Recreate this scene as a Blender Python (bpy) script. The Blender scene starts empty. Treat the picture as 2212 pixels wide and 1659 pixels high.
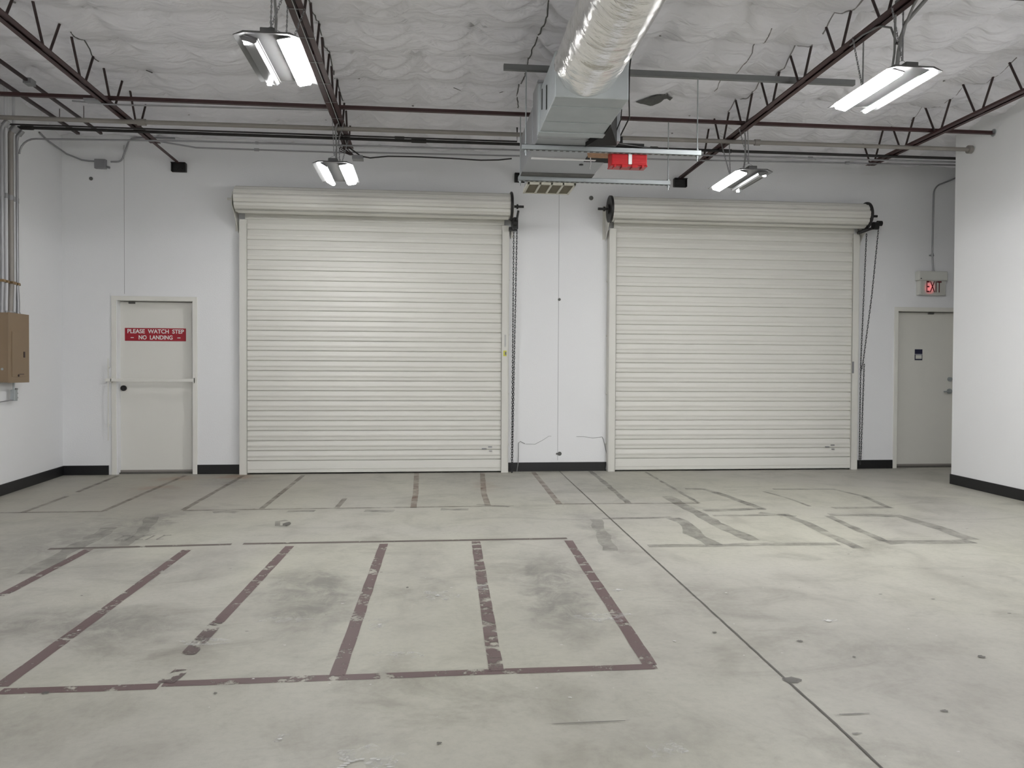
import bpy, math, random
import numpy as np
from mathutils import Vector, Matrix
random.seed(7)
rng = np.random.RandomState(5)
SC = bpy.context.scene
COL = SC.collection
PI = math.pi

# ------------------------------------------------------------------ materials
def s2l(c):
    return tuple((v/12.92 if v <= .04045 else ((v+.055)/1.055)**2.4) for v in (x/255 for x in c))

def newmat(name):
    m = bpy.data.materials.new(name); m.use_nodes = True
    nt = m.node_tree
    b = nt.nodes['Principled BSDF']
    return m, nt, b

def N(nt, t, **kw):
    n = nt.nodes.new(t)
    for k, v in kw.items():
        if k in n.inputs.keys() if isinstance(k, str) else False:
            n.inputs[k].default_value = v
        else:
            setattr(n, k, v)
    return n

def plain(name, col, rough=.5, metal=0., noise=.06, nscale=6., bump=0., bscale=40., stretch=(1, 1, 1), spec=.5):
    m, nt, b = newmat(name)
    L = nt.links
    tc = N(nt, 'ShaderNodeTexCoord')
    mp = N(nt, 'ShaderNodeMapping'); mp.inputs['Scale'].default_value = stretch
    L.new(tc.outputs['Object'], mp.inputs['Vector'])
    nz = N(nt, 'ShaderNodeTexNoise'); nz.inputs['Scale'].default_value = nscale; nz.inputs['Detail'].default_value = 5
    L.new(mp.outputs[0], nz.inputs['Vector'])
    mx = N(nt, 'ShaderNodeMix', data_type='RGBA')
    mx.inputs[6].default_value = (*[c*(1-noise) for c in col], 1)
    mx.inputs[7].default_value = (*[min(1, c*(1+noise)) for c in col], 1)
    L.new(nz.outputs[0], mx.inputs[0]); L.new(mx.outputs[2], b.inputs['Base Color'])
    b.inputs['Roughness'].default_value = rough; b.inputs['Metallic'].default_value = metal
    b.inputs['Specular IOR Level'].default_value = spec
    if bump:
        n2 = N(nt, 'ShaderNodeTexNoise'); n2.inputs['Scale'].default_value = bscale; n2.inputs['Detail'].default_value = 4
        L.new(mp.outputs[0], n2.inputs['Vector'])
        bp = N(nt, 'ShaderNodeBump'); bp.inputs['Strength'].default_value = bump; bp.inputs['Distance'].default_value = .02
        L.new(n2.outputs[0], bp.inputs['Height']); L.new(bp.outputs[0], b.inputs['Normal'])
    return m

M = {}
M['wall'] = plain('white_wall_paint', (.78, .785, .795), .62, noise=.02, nscale=1.2, bump=.08, bscale=60)
M['cream'] = plain('cream_enamel', (.665, .655, .61), .5, noise=.03, nscale=2)
M['door'] = plain('off_white_door_paint', (.72, .71, .665), .45, noise=.025, nscale=1.5)
M['door2'] = plain('greige_door_paint', (.68, .67, .62), .45, noise=.025, nscale=1.5)
M['base'] = plain('black_vinyl_base', (.006, .006, .007), .45, noise=.2)
M['red_steel'] = plain('red_oxide_primer', (.047, .0165, .0165), .5, noise=.25, nscale=12)
M['web'] = plain('dark_web_steel', (.03, .014, .014), .5, noise=.25, nscale=14)
M['black_pipe'] = plain('black_steel_pipe', (.014, .012, .012), .5, noise=.3)
M['black'] = plain('black_cast_metal', (.01, .009, .009), .45, noise=.3, nscale=20)
M['galv'] = plain('galvanised_steel', (.43, .46, .47), .52, metal=.7, noise=.1, nscale=8, bump=.05, bscale=14)
M['sheet'] = plain('grey_sheet_metal', (.33, .34, .355), .4, metal=.35, noise=.05, nscale=3)
M['emt'] = plain('grey_conduit', (.30, .30, .31), .4, metal=.5, noise=.12, nscale=8)
M['tanpipe'] = plain('dull_pipe', (.27, .25, .23), .5, metal=.2, noise=.15, nscale=5)
M['strut'] = plain('grey_strut_paint', (.17, .175, .175), .5, metal=.3, noise=.1)
M['panelbrown'] = plain('tan_panel_enamel', (.235, .165, .10), .45, noise=.06, nscale=5)
M['white_plastic'] = plain('white_plastic', (.6, .6, .56), .4, noise=.03)
M['grille'] = plain('cream_grille', (.60, .585, .50), .45, noise=.04)
M['grille_dark'] = plain('grille_mesh', (.21, .185, .13), .6, noise=.12, nscale=60)
M['redplastic'] = plain('red_plastic', (.42, .008, .012), .35, noise=.15, nscale=8)
M['redsign'] = plain('red_sign_plate', (.33, .008, .02), .4, noise=.05)
M['letters'] = plain('white_lettering', (.78, .76, .74), .5, noise=.02)
M['exit_red'] = plain('exit_letter_red', (.10, .004, .008), .5, noise=.05)
M['navy'] = plain('navy_card', (.006, .006, .03), .4, noise=.1)
M['yellow'] = plain('yellow_tag', (.62, .60, .08), .5, noise=.1)
M['copper'] = plain('rusty_board', (.36, .17, .05), .5, noise=.6, nscale=30)
M['brass'] = plain('brass_strap', (.30, .20, .10), .4, metal=.6, noise=.3)
M['cable'] = plain('grey_cable', (.25, .25, .25), .5, noise=.1)
M['whitecable'] = plain('white_cable', (.6, .6, .62), .5, noise=.05)
M['fixture'] = plain('grey_fixture_enamel', (.075, .075, .075), .4, noise=.05)
M['reflector'] = plain('white_reflector', (.8, .8, .8), .3, noise=.01)
M['joint'] = plain('dark_joint_filler', (.10, .095, .085), .8, noise=.3, nscale=20)
M['wallmark'] = plain('grey_wall_joint', (.40, .40, .41), .7, noise=.3, nscale=9, stretch=(1, 1, .4))
M['tear'] = plain('torn_scrim', (.12, .12, .115), .8, noise=.3, nscale=20)
M['chain'] = plain('dark_chain', (.035, .035, .038), .45, metal=.4, noise=.2)
M['seam'] = plain('scrim_seam_tape', (.27, .26, .26), .6, noise=.3, nscale=10)
M['liner'] = plain('black_duct_liner', (.007, .007, .007), .8, noise=.3, nscale=30)

def emit(name, col, st):
    m, nt, b = newmat(name)
    b.inputs['Base Color'].default_value = (.8, .8, .8, 1)
    b.inputs['Emission Color'].default_value = (*col, 1)
    b.inputs['Emission Strength'].default_value = st
    return m
LAMP = 195.0
M['lamp'] = emit('lit_lamp', (.985, .985, .985), LAMP)
M['lamp_dim'] = emit('lit_lamp_dim', (.985, .985, .985), LAMP*.24)  # same lamp turned down to ease the hotspot on the roll-up doors
M['lamp_off'] = plain('unlit_lamp_glass', (.14, .14, .14), .3, noise=.02)
# exit sign panel: translucent white face, glowing red towards its left half
m, nt, b = newmat('exit_panel'); L = nt.links
tc = N(nt, 'ShaderNodeTexCoord'); mp = N(nt, 'ShaderNodeMapping', vector_type='TEXTURE')
mp.inputs['Location'].default_value = (6.632, 9.76, 2.432); mp.inputs['Scale'].default_value = (.085, 1, .10)
gr = N(nt, 'ShaderNodeTexGradient', gradient_type='SPHERICAL')
L.new(tc.outputs['Object'], mp.inputs['Vector']); L.new(mp.outputs[0], gr.inputs['Vector'])
b.inputs['Base Color'].default_value = (.5, .5, .46, 1); b.inputs['Roughness'].default_value = .4
b.inputs['Emission Color'].default_value = (1., .12, .15, 1)
ml = N(nt, 'ShaderNodeMath', operation='MULTIPLY'); ml.inputs[1].default_value = .8
L.new(gr.outputs['Fac'], ml.inputs[0]); L.new(ml.outputs[0], b.inputs['Emission Strength'])
M['exit_panel'] = m

# foil jacket of the round duct
m, nt, b = newmat('foil_jacket'); L = nt.links
tc = N(nt, 'ShaderNodeTexCoord'); mp = N(nt, 'ShaderNodeMapping'); mp.inputs['Scale'].default_value = (2.0, 5.0, 2.0)
L.new(tc.outputs['Object'], mp.inputs['Vector'])
n1 = N(nt, 'ShaderNodeTexNoise'); n1.inputs['Scale'].default_value = 2.2; n1.inputs['Detail'].default_value = 6; n1.inputs['Distortion'].default_value = 1.2
L.new(mp.outputs[0], n1.inputs['Vector'])
n2 = N(nt, 'ShaderNodeTexNoise'); n2.inputs['Scale'].default_value = 30; n2.inputs['Detail'].default_value = 3
L.new(tc.outputs['Object'], n2.inputs['Vector'])
ad = N(nt, 'ShaderNodeMath', operation='MULTIPLY_ADD'); ad.inputs[1].default_value = .25
L.new(n2.outputs[0], ad.inputs[0]); L.new(n1.outputs[0], ad.inputs[2])
bp = N(nt, 'ShaderNodeBump'); bp.inputs['Strength'].default_value = .36; bp.inputs['Distance'].default_value = .03
L.new(ad.outputs[0], bp.inputs['Height']); L.new(bp.outputs[0], b.inputs['Normal'])
mx = N(nt, 'ShaderNodeMix', data_type='RGBA'); mx.inputs[6].default_value = (.72, .70, .66, 1); mx.inputs[7].default_value = (.93, .93, .93, 1)
L.new(n1.outputs[0], mx.inputs[0]); L.new(mx.outputs[2], b.inputs['Base Color'])
b.inputs['Metallic'].default_value = .95; b.inputs['Roughness'].default_value = .19
M['foil'] = m

# white insulation scrim with creases
m, nt, b = newmat('insulation_scrim'); L = nt.links
tc = N(nt, 'ShaderNodeTexCoord')
mp = N(nt, 'ShaderNodeMapping'); mp.inputs['Scale'].default_value = (1.2, 3.2, 1)
L.new(tc.outputs['Object'], mp.inputs['Vector'])
n1 = N(nt, 'ShaderNodeTexNoise'); n1.inputs['Scale'].default_value = 2.2; n1.inputs['Detail'].default_value = 3; n1.inputs['Roughness'].default_value = .45; n1.inputs['Distortion'].default_value = 1.6
L.new(mp.outputs[0], n1.inputs['Vector'])
n3 = N(nt, 'ShaderNodeTexNoise'); n3.inputs['Scale'].default_value = 1.1; n3.inputs['Detail'].default_value = 3
L.new(tc.outputs['Object'], n3.inputs['Vector'])
mx = N(nt, 'ShaderNodeMix', data_type='RGBA'); mx.inputs[6].default_value = (.80, .795, .835, 1); mx.inputs[7].default_value = (.875, .87, .91, 1)
L.new(n3.outputs[0], mx.inputs[0]); L.new(mx.outputs[2], b.inputs['Base Color'])
bp = N(nt, 'ShaderNodeBump'); bp.inputs['Strength'].default_value = .45; bp.inputs['Distance'].default_value = .08
L.new(n1.outputs[0], bp.inputs['Height']); L.new(bp.outputs[0], b.inputs['Normal'])
b.inputs['Roughness'].default_value = .5; b.inputs['Specular IOR Level'].default_value = .35
M['scrim'] = m

# ------------------------------------------------------------------ mesh helpers
class MB:
    def __init__(s): s.v = []; s.f = []; s.sm = []
    def add(s, vs, fs, smooth=False):
        o = len(s.v); s.v += [tuple(v) for v in vs]; s.f += [tuple(i+o for i in f) for f in fs]; s.sm += [smooth]*len(fs); return s
    def box(s, x0, x1, y0, y1, z0, z1):
        if x0 > x1: x0, x1 = x1, x0
        if y0 > y1: y0, y1 = y1, y0
        if z0 > z1: z0, z1 = z1, z0
        vs = [(x0,y0,z0),(x1,y0,z0),(x1,y1,z0),(x0,y1,z0),(x0,y0,z1),(x1,y0,z1),(x1,y1,z1),(x0,y1,z1)]
        return s.add(vs, [(0,3,2,1),(4,5,6,7),(0,1,5,4),(1,2,6,5),(2,3,7,6),(3,0,4,7)])
    def hexa(s, vs):
        return s.add(vs, [(0,3,2,1),(4,5,6,7),(0,1,5,4),(1,2,6,5),(2,3,7,6),(3,0,4,7)])
    def tube(s, pts, r, n=8, caps=True, smooth=True):
        P = [Vector(p) for p in pts]; k = len(P); R = r if isinstance(r, (list, tuple)) else [r]*k
        rings = []; ref = None
        for i in range(k):
            t = (P[min(i+1, k-1)]-P[max(i-1, 0)]).normalized()
            if ref is None:
                ref = Vector((0, 0, 1)) if abs(t.z) < .9 else Vector((1, 0, 0))
            u = (ref - t*ref.dot(t)).normalized(); w = t.cross(u); ref = u
            rings.append([P[i]+R[i]*(u*math.cos(2*PI*j/n)+w*math.sin(2*PI*j/n)) for j in range(n)])
        vs = [v for rg in rings for v in rg]; fs = []
        for i in range(k-1):
            for j in range(n):
                fs.append((i*n+j, i*n+(j+1) % n, (i+1)*n+(j+1) % n, (i+1)*n+j))
        s.add(vs, fs, smooth)
        if caps:
            s.add(rings[0], [tuple(range(n))[::-1]]); s.add(rings[-1], [tuple(range(n))])
        return s
    def cyl(s, a, b, r, n=16, r2=None): return s.tube([a, b], [r, r if r2 is None else r2], n)
    def prism(s, poly, axis, a, b):
        """closed 2-D polygon extruded along an axis: 'x' -> (y,z), 'y' -> (x,z), 'z' -> (x,y)"""
        k = len(poly)
        def P(u, v, w): return {'x': (w, u, v), 'y': (u, w, v), 'z': (u, v, w)}[axis]
        vs = [P(u, v, a) for u, v in poly]+[P(u, v, b) for u, v in poly]
        fs = [tuple(range(k)), tuple(range(2*k-1, k-1, -1))]+[(i, i+k, (i+1) % k+k, (i+1) % k) for i in range(k)]
        return s.add(vs, fs)
    def strip(s, prof, axis, a, b, smooth=False):
        k = len(prof)
        def P(u, v, w): return {'x': (w, u, v), 'y': (u, w, v), 'z': (u, v, w)}[axis]
        vs = [P(u, v, a) for u, v in prof]+[P(u, v, b) for u, v in prof]
        return s.add(vs, [(i, i+1, i+1+k, i+k) for i in range(k-1)], smooth)
    def ring(s, c, R, r, ax='y', n=10, m=5, sx=1., rot=0.):
        vs = []; fs = []
        for i in range(n):
            a = 2*PI*i/n
            for j in range(m):
                b = 2*PI*j/m; q = R+r*math.cos(b); u = q*math.cos(a); w = q*math.sin(a)*sx; h = r*math.sin(b)
                u2 = u*math.cos(rot)-h*math.sin(rot); h2 = u*math.sin(rot)+h*math.cos(rot)
                vs.append((c[0]+u2, c[1]+h2, c[2]+w))
        for i in range(n):
            for j in range(m):
                fs.append((i*m+j, i*m+(j+1) % m, ((i+1) % n)*m+(j+1) % m, ((i+1) % n)*m+j))
        return s.add(vs, fs, True)
    def build_each(s, name, mat, parent=None, bevel=0.):
        """one object for every loose piece"""
        n = len(s.v); lab = list(range(n))
        def find(a):
            while lab[a] != a: lab[a] = lab[lab[a]]; a = lab[a]
            return a
        key = {}
        for i, v in enumerate(s.v):
            k = tuple(round(c, 5) for c in v)
            if k in key: lab[find(i)] = find(key[k])
            else: key[k] = i
        for f in s.f:
            for i in f[1:]: lab[find(i)] = find(f[0])
        out = {}
        for f, sm in zip(s.f, s.sm):
            m = out.setdefault(find(f[0]), (MB(), {}))
            ix = []
            for i in f:
                if i not in m[1]: m[1][i] = len(m[0].v); m[0].v.append(s.v[i])
                ix.append(m[1][i])
            m[0].f.append(tuple(ix)); m[0].sm.append(sm)
        return [m[0].build(name, mat, parent, bevel) for m in out.values()]
    def build(s, name, mat, parent=None, bevel=0.):
        me = bpy.data.meshes.new(name)
        me.from_pydata(s.v, [], s.f); me.update()
        me.polygons.foreach_set('use_smooth', s.sm)
        me.materials.append(M[mat] if isinstance(mat, str) else mat)
        import bmesh
        bm = bmesh.new(); bm.from_mesh(me)
        bmesh.ops.recalc_face_normals(bm, faces=bm.faces); bm.to_mesh(me); bm.free()
        ob = bpy.data.objects.new(name, me); COL.objects.link(ob)
        if parent is not None:
            ob.parent = parent
            ob.matrix_parent_inverse = Matrix.Translation(parent.location).inverted()
        if bevel:
            bv = ob.modifiers.new('bevel', 'BEVEL'); bv.width = bevel; bv.segments = 2; bv.limit_method = 'ANGLE'
        return ob

def tag(o, label=None, cat=None, group=None, kind=None):
    if label: o['label'] = label
    if cat: o['category'] = cat
    if group: o['group'] = group
    if kind: o['kind'] = kind
    return o
def thing(name, label, cat, loc, group=None, kind=None):
    o = bpy.data.objects.new(name, None); COL.objects.link(o); o.location = loc; o.empty_display_size = .1
    return tag(o, label, cat, group, kind)
def copy_tree(o, parent=None):
    c = o.copy(); COL.objects.link(c)
    if parent is not None: c.parent = parent
    for ch in list(o.children): copy_tree(ch, c)
    return c
def struct(o, label=None, cat=None): return tag(o, label, cat, None, 'structure')

def text_mesh(name, body, size, loc, mat, parent, extrude=.0015, width=None, height=None, align='CENTER', space=1.0, fat=.012):
    cu = bpy.data.curves.new(name, 'FONT'); cu.body = body; cu.size = size; cu.extrude = extrude
    cu.align_x = align; cu.align_y = 'CENTER'; cu.space_character = space; cu.offset = size*fat
    tmp = bpy.data.objects.new(name, cu); COL.objects.link(tmp)
    dg = bpy.context.evaluated_depsgraph_get(); dg.update()
    me = bpy.data.meshes.new_from_object(tmp.evaluated_get(dg))
    bpy.data.objects.remove(tmp); bpy.data.curves.remove(cu)
    co_ = [v.co for v in me.vertices]; wx_ = max(c.x for c in co_)-min(c.x for c in co_); hy_ = max(c.y for c in co_)-min(c.y for c in co_)
    sx = width/wx_ if width else 1.; sy2 = height/hy_ if height else 1.
    me.transform(Matrix.Translation(loc) @ Matrix.Rotation(PI/2, 4, 'X') @ Matrix.Diagonal((sx, sy2, 1, 1)))
    me.materials.clear(); me.materials.append(M[mat])
    ob = bpy.data.objects.new(name, me); COL.objects.link(ob)
    ob.parent = parent; ob.matrix_parent_inverse = Matrix.Translation(parent.location).inverted()
    return ob
def arc(c, r, a0, a1, n=6, plane='xz'):
    out = []
    for i in range(n+1):
        a = math.radians(a0+(a1-a0)*i/n); u = r*math.cos(a); w = r*math.sin(a)
        out.append({'xz': (c[0]+u, c[1], c[2]+w), 'yz': (c[0], c[1]+u, c[2]+w), 'xy': (c[0]+u, c[1]+w, c[2])}[plane])
    return out
RED= [[(-1.701, 3.243), (-1.492, 3.242), (-1.296, 3.238), (-1.095, 3.238)], [(-1.086, 3.26), (-0.39, 3.264), (0.283, 3.268), (0.975, 3.263)], [(-2.423, 5.763), (-2.417, 4.613)], [(-1.729, 5.692), (-1.726, 3.291)], [(-1.026, 5.752), (-1.077, 4.035)], [(-0.351, 5.773), (-0.392, 3.284)], [(0.332, 5.796), (0.277, 3.274)], [(1.033, 5.772), (0.952, 3.275)]]
BROKEN= [[(-1.077, 4.035), (-1.088, 3.586)], [(-1.054, 3.409), (-1.078, 3.269)]]
TOP= [[(-2.712, 5.801), (-1.462, 5.848)], [(-1.381, 5.857), (-0.356, 5.852), (1.037, 5.853)]]
FAINT= [[(-3.764, 9.742), (-3.679, 8.48)], [(-3.658, 8.208), (-3.629, 7.305)], [(-2.971, 9.732), (-2.951, 7.323)], [(-2.274, 9.644), (-2.259, 7.318)], [(-1.56, 9.638), (-1.564, 7.337)], [(-0.864, 7.862), (-0.88, 7.31)], [(-2.252, 7.294), (-0.845, 7.308), (0.78, 7.311)], [(1.193, 7.383), (2.606, 7.332)], [(-3.82, 7.297), (-2.941, 7.299)]]
FRED= [[(-0.188, 9.764), (-0.166, 8.167), (-0.169, 7.281)], [(0.635, 9.711), (0.544, 8.085), (0.535, 7.354)], [(1.288, 9.758), (1.257, 8.424), (1.229, 7.381)]]
GHOST= [[(2.034, 9.802), (1.985, 8.654), (1.915, 7.383)], [(2.728, 9.665), (2.606, 7.332)], [(1.481, 6.628), (1.892, 6.617), (2.109, 6.644)], [(2.116, 6.6), (2.139, 6.329), (2.064, 5.96), (2.092, 5.529)], [(2.415, 7.769), (2.407, 6.894), (2.4, 6.349), (2.444, 5.658)], [(2.514, 6.934), (3.113, 6.986)], [(2.773, 8.249), (2.967, 8.202), (3.04, 7.783), (3.094, 6.962)], [(2.504, 6.68), (3.181, 6.651)], [(3.17, 6.72), (3.174, 6.289), (3.131, 5.822), (3.105, 5.341)], [(1.586, 5.54), (2.178, 5.522), (2.467, 5.53), (3.032, 5.5)], [(3.735, 8.148), (4.405, 8.101), (4.473, 7.62), (4.334, 6.944)], [(3.562, 7.996), (3.616, 7.564), (3.615, 7.074)], [(3.536, 6.579), (3.46, 5.921), (3.435, 5.546)], [(3.416, 5.516), (4.105, 5.492)], [(3.571, 6.643), (4.165, 6.531), (4.186, 6.169), (4.15, 5.554)], [(3.786, 6.96), (4.371, 6.966)], [(2.978, 6.78), (3.234, 6.58)]]
SEAM= [[(1.633, 9.828), (1.552, 6.58), (1.519, 5.19), (1.482, 3.462), (1.472, 3.061), (1.467, 2.663), (1.454, 2.35), (1.445, 2.09)]]
BLOT= [(-0.783, 4.593, 0.187, 0.442, 0.5), (-0.591, 4.349, 0.153, 0.533, 0.5), (0.761, 4.882, 0.266, 0.458, 0.5), (0.701, 4.238, 0.129, 0.522, 0.6), (1.353, 6.052, 0.111, 0.895, 0.4), (-1.719, 5.148, 0.352, 0.301, 0.35), (-1.514, 4.002, 0.25, 0.218, 0.5), (-1.935, 4.111, 0.3, 0.265, 0.5), (-2.351, 6.819, 0.116, 0.421, 0.45), (-2.291, 6.341, 0.126, 0.455, 0.4), (-2.701, 5.743, 0.418, 0.747, 0.35), (-2.62, 6.74, 0.494, 0.722, 0.3), (-2.292, 9.17, 0.315, 0.383, 0.5), (-2.865, 8.517, 0.145, 0.328, 0.3), (0.386, 9.595, 0.515, 1.093, 0.3), (0.023, 4.573, 0.082, 0.296, 0.25), (1.524, 3.919, 0.293, 0.696, 0.12), (2.079, 3.39, 0.346, 0.53, 0.18), (-1.454, 2.951, 0.183, 0.235, 0.3), (0.88, 2.593, 0.321, 0.198, 0.2), (-0.097, 5.133, 0.122, 0.755, 0.2), (1.105, 2.572, 0.161, 0.131, -0.15), (3.286, 4.197, 0.219, 0.545, 0.2), (2.057, 8.506, 0.678, 0.627, 0.25), (2.629, 8.127, 0.302, 0.384, 0.2)]
SPECK= [(0.542, 2.976, 0.014, 0.017), (0.424, 3.076, 0.009, 0.011), (1.151, 3.56, 0.013, 0.018), (1.699, 4.314, 0.016, 0.027), (2.04, 3.783, 0.026, 0.039), (-0.52, 2.73, 0.014, 0.016), (-1.716, 3.965, 0.016, 0.025), (0.607, 3.558, 0.009, 0.012), (0.733, 3.048, 0.006, 0.007), (2.375, 3.624, 0.009, 0.013), (2.449, 3.516, 0.009, 0.012), (-0.732, 3.275, 0.01, 0.012), (1.09, 4.433, 0.022, 0.038), (0.118, 4.565, 0.011, 0.02), (0.035, 4.411, 0.018, 0.032), (0.357, 3.372, 0.006, 0.008), (0.883, 3.937, 0.043, 0.067), (1.773, 2.425, 0.009, 0.009), (1.407, 3.35, 0.008, 0.011), (1.593, 3.363, 0.008, 0.011), (-0.484, 4.297, 0.013, 0.021), (0.814, 2.517, 0.04, 0.04), (-0.412, 3.199, 0.008, 0.01), (-0.246, 3.174, 0.007, 0.009), (1.532, 3.776, 0.009, 0.014), (-2.035, 4.349, 0.007, 0.013), (-0.677, 3.667, 0.011, 0.016), (-0.259, 3.927, 0.016, 0.025)]
DARK= [(1.497, 3.063, 0.039, 0.042), (1.749, 3.507, 0.015, 0.018), (1.936, 2.728, 0.014, 0.015), (1.896, 3.289, 0.008, 0.011), (0.028, 2.649, 0.009, 0.013), (-1.515, 3.208, 0.014, 0.018), (-0.848, 3.143, 0.007, 0.014), (1.57, 2.734, 0.066, 0.007), (1.502, 2.584, 0.02, 0.007), (0.57, 2.757, 0.151, 0.005), (-1.198, 6.589, 0.031, 0.12), (-0.141, 4.587, 0.008, 0.02), (1.386, 3.663, 0.011, 0.013), (2.473, 3.238, 0.017, 0.027)]
SMUDGE= [[(-1.956, 7.178), (-1.865, 7.218), (-1.742, 7.162)], [(-1.301, 7.198), (-1.059, 7.18)], [(-0.611, 7.146), (-0.338, 7.125)], [(0.084, 7.165), (0.34, 7.146)], [(-1.228, 6.753), (-1.294, 6.697), (-1.267, 6.517), (-1.173, 6.491)], [(-2.41, 6.991), (-2.273, 6.339), (-2.243, 5.851)], [(-2.58, 6.545), (-2.509, 5.101)], [(1.423, 6.59), (1.353, 6.052), (1.273, 5.418)], [(-0.048, 4.784), (-0.017, 4.3)], [(0.433, 7.414), (0.731, 7.264)]]
# ------------------------------------------------------------------ camera
CH = 1.28
yaw, pit, rol = .10306, .01602, .00497
cy, sy, cp, sp = math.cos(yaw), math.sin(yaw), math.cos(pit), math.sin(pit)
Fw = Vector((sy*cp, cy*cp, -sp)); R0 = Vector((cy, -sy, 0)); U0 = R0.cross(Fw)
Rt = R0*math.cos(rol)+U0*math.sin(rol); Up = -R0*math.sin(rol)+U0*math.cos(rol)
cam = bpy.data.cameras.new('camera'); co = bpy.data.objects.new('camera', cam); COL.objects.link(co)
mt = Matrix.Identity(4)
for i in range(3):
    mt[i][0] = Rt[i]; mt[i][1] = Up[i]; mt[i][2] = -Fw[i]
mt[0][3], mt[1][3], mt[2][3] = 0, 0, CH
co.matrix_world = mt
cam.sensor_fit = 'HORIZONTAL'; cam.sensor_width = 36; cam.lens = 1671.4/2212*36
cam.clip_start = .05; cam.clip_end = 100
SC.camera = co

# ------------------------------------------------------------------ room shell
YB = 9.85                                  # face of the far wall
def lx(y): return -4.435+(YB-y)*.0705      # left wall, slightly splayed
def rx(y): return 6.012-(8.41-y)*.06       # right wall
YR = -5.5                                  # wall behind the photographer
ZT = 4.45
CZ = 4.17

mb = MB()
op = [(-3.805, -2.925, 2.125), (-2.25, .872, 3.13), (2.345, 5.535, 3.13), (6.24, 7.155, 2.125)]
x = -4.60
for a, b_, z in op:
    mb.box(x, a, YB, YB+.2, 0, ZT); mb.box(a, b_, YB, YB+.2, z, ZT); x = b_
mb.box(x, 7.55, YB, YB+.2, 0, ZT)
wb = struct(mb.build('wall_back', 'wall'), 'white painted far wall with two roll-up doors in it', 'wall')
g = MB()
g.box(1.612, 1.618, YB-.0015, YB, .14, 4.1); g.build('panel_joint', 'wallmark', wb)
g = MB(); g.box(-3.722, -3.717, YB-.0015, YB, 2.2, 4.0); g.build('panel_joint', 'wallmark', wb)
for (px, pz, r) in ((-4.10, 3.583, .022), (2.032, 3.52, .028), (1.625, 2.21, .018), (1.64, .225, .026), (1.605, .225, .012)):
    g = MB(); g.cyl((px, YB, pz), (px, YB-.008, pz), r, 12); g.build('wall_plug', 'tear', wb)

mb = MB()
mb.prism([(lx(YR), YR), (lx(YB+.2), YB+.2), (lx(YB+.2)-.2, YB+.2), (lx(YR)-.2, YR)], 'z', 0, ZT)
struct(mb.build('wall_left', 'wall'), 'white left wall carrying the tan electrical panel', 'wall')
mb = MB()
mb.prism([(rx(YR), YR), (6.012, 8.41), (7.30, 8.41), (7.30, 8.25), (6.2, 8.25), (rx(YR)+.2, YR)], 'z', 0, ZT)
struct(mb.build('wall_right', 'wall'), 'bright white right wall ending in an outside corner beside the exit door', 'wall')
mb = MB(); mb.box(7.30, 7.5, 8.25, YB+.2, 0, ZT)
struct(mb.build('wall_alcove_right', 'wall'), 'white side wall of the recess behind the right corner', 'wall')
mb = MB(); mb.box(-4.0, 5.6, YR-.2, YR, 0, ZT)
struct(mb.build('wall_rear', 'wall'), 'white wall behind the photographer', 'wall')

# baseboards
mb = MB()
for a, b_ in ((lx(YB)+.0, -3.905), (-2.872, -2.335), (.968, 2.268), (5.575, 6.185)):
    mb.box(a, b_, YB-.012, YB, 0, .115)
struct(mb.build('baseboard_back', 'base', bevel=.003), 'black rubber baseboard along the far wall', 'baseboard')
mb = MB(); mb.prism([(lx(YR), YR), (lx(YB), YB), (lx(YB)+.012, YB), (lx(YR)+.012, YR)], 'z', 0, .115)
struct(mb.build('baseboard_left', 'base', bevel=.003), 'black rubber baseboard along the left wall', 'baseboard')
mb = MB(); mb.prism([(rx(YR)-.012, YR), (6.0, 8.422), (6.6, 8.422), (6.6, 8.41), (6.012, 8.41), (rx(YR), YR)], 'z', 0, .115)
struct(mb.build('baseboard_right', 'base', bevel=.003), 'black rubber baseboard along the right wall', 'baseboard')

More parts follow.
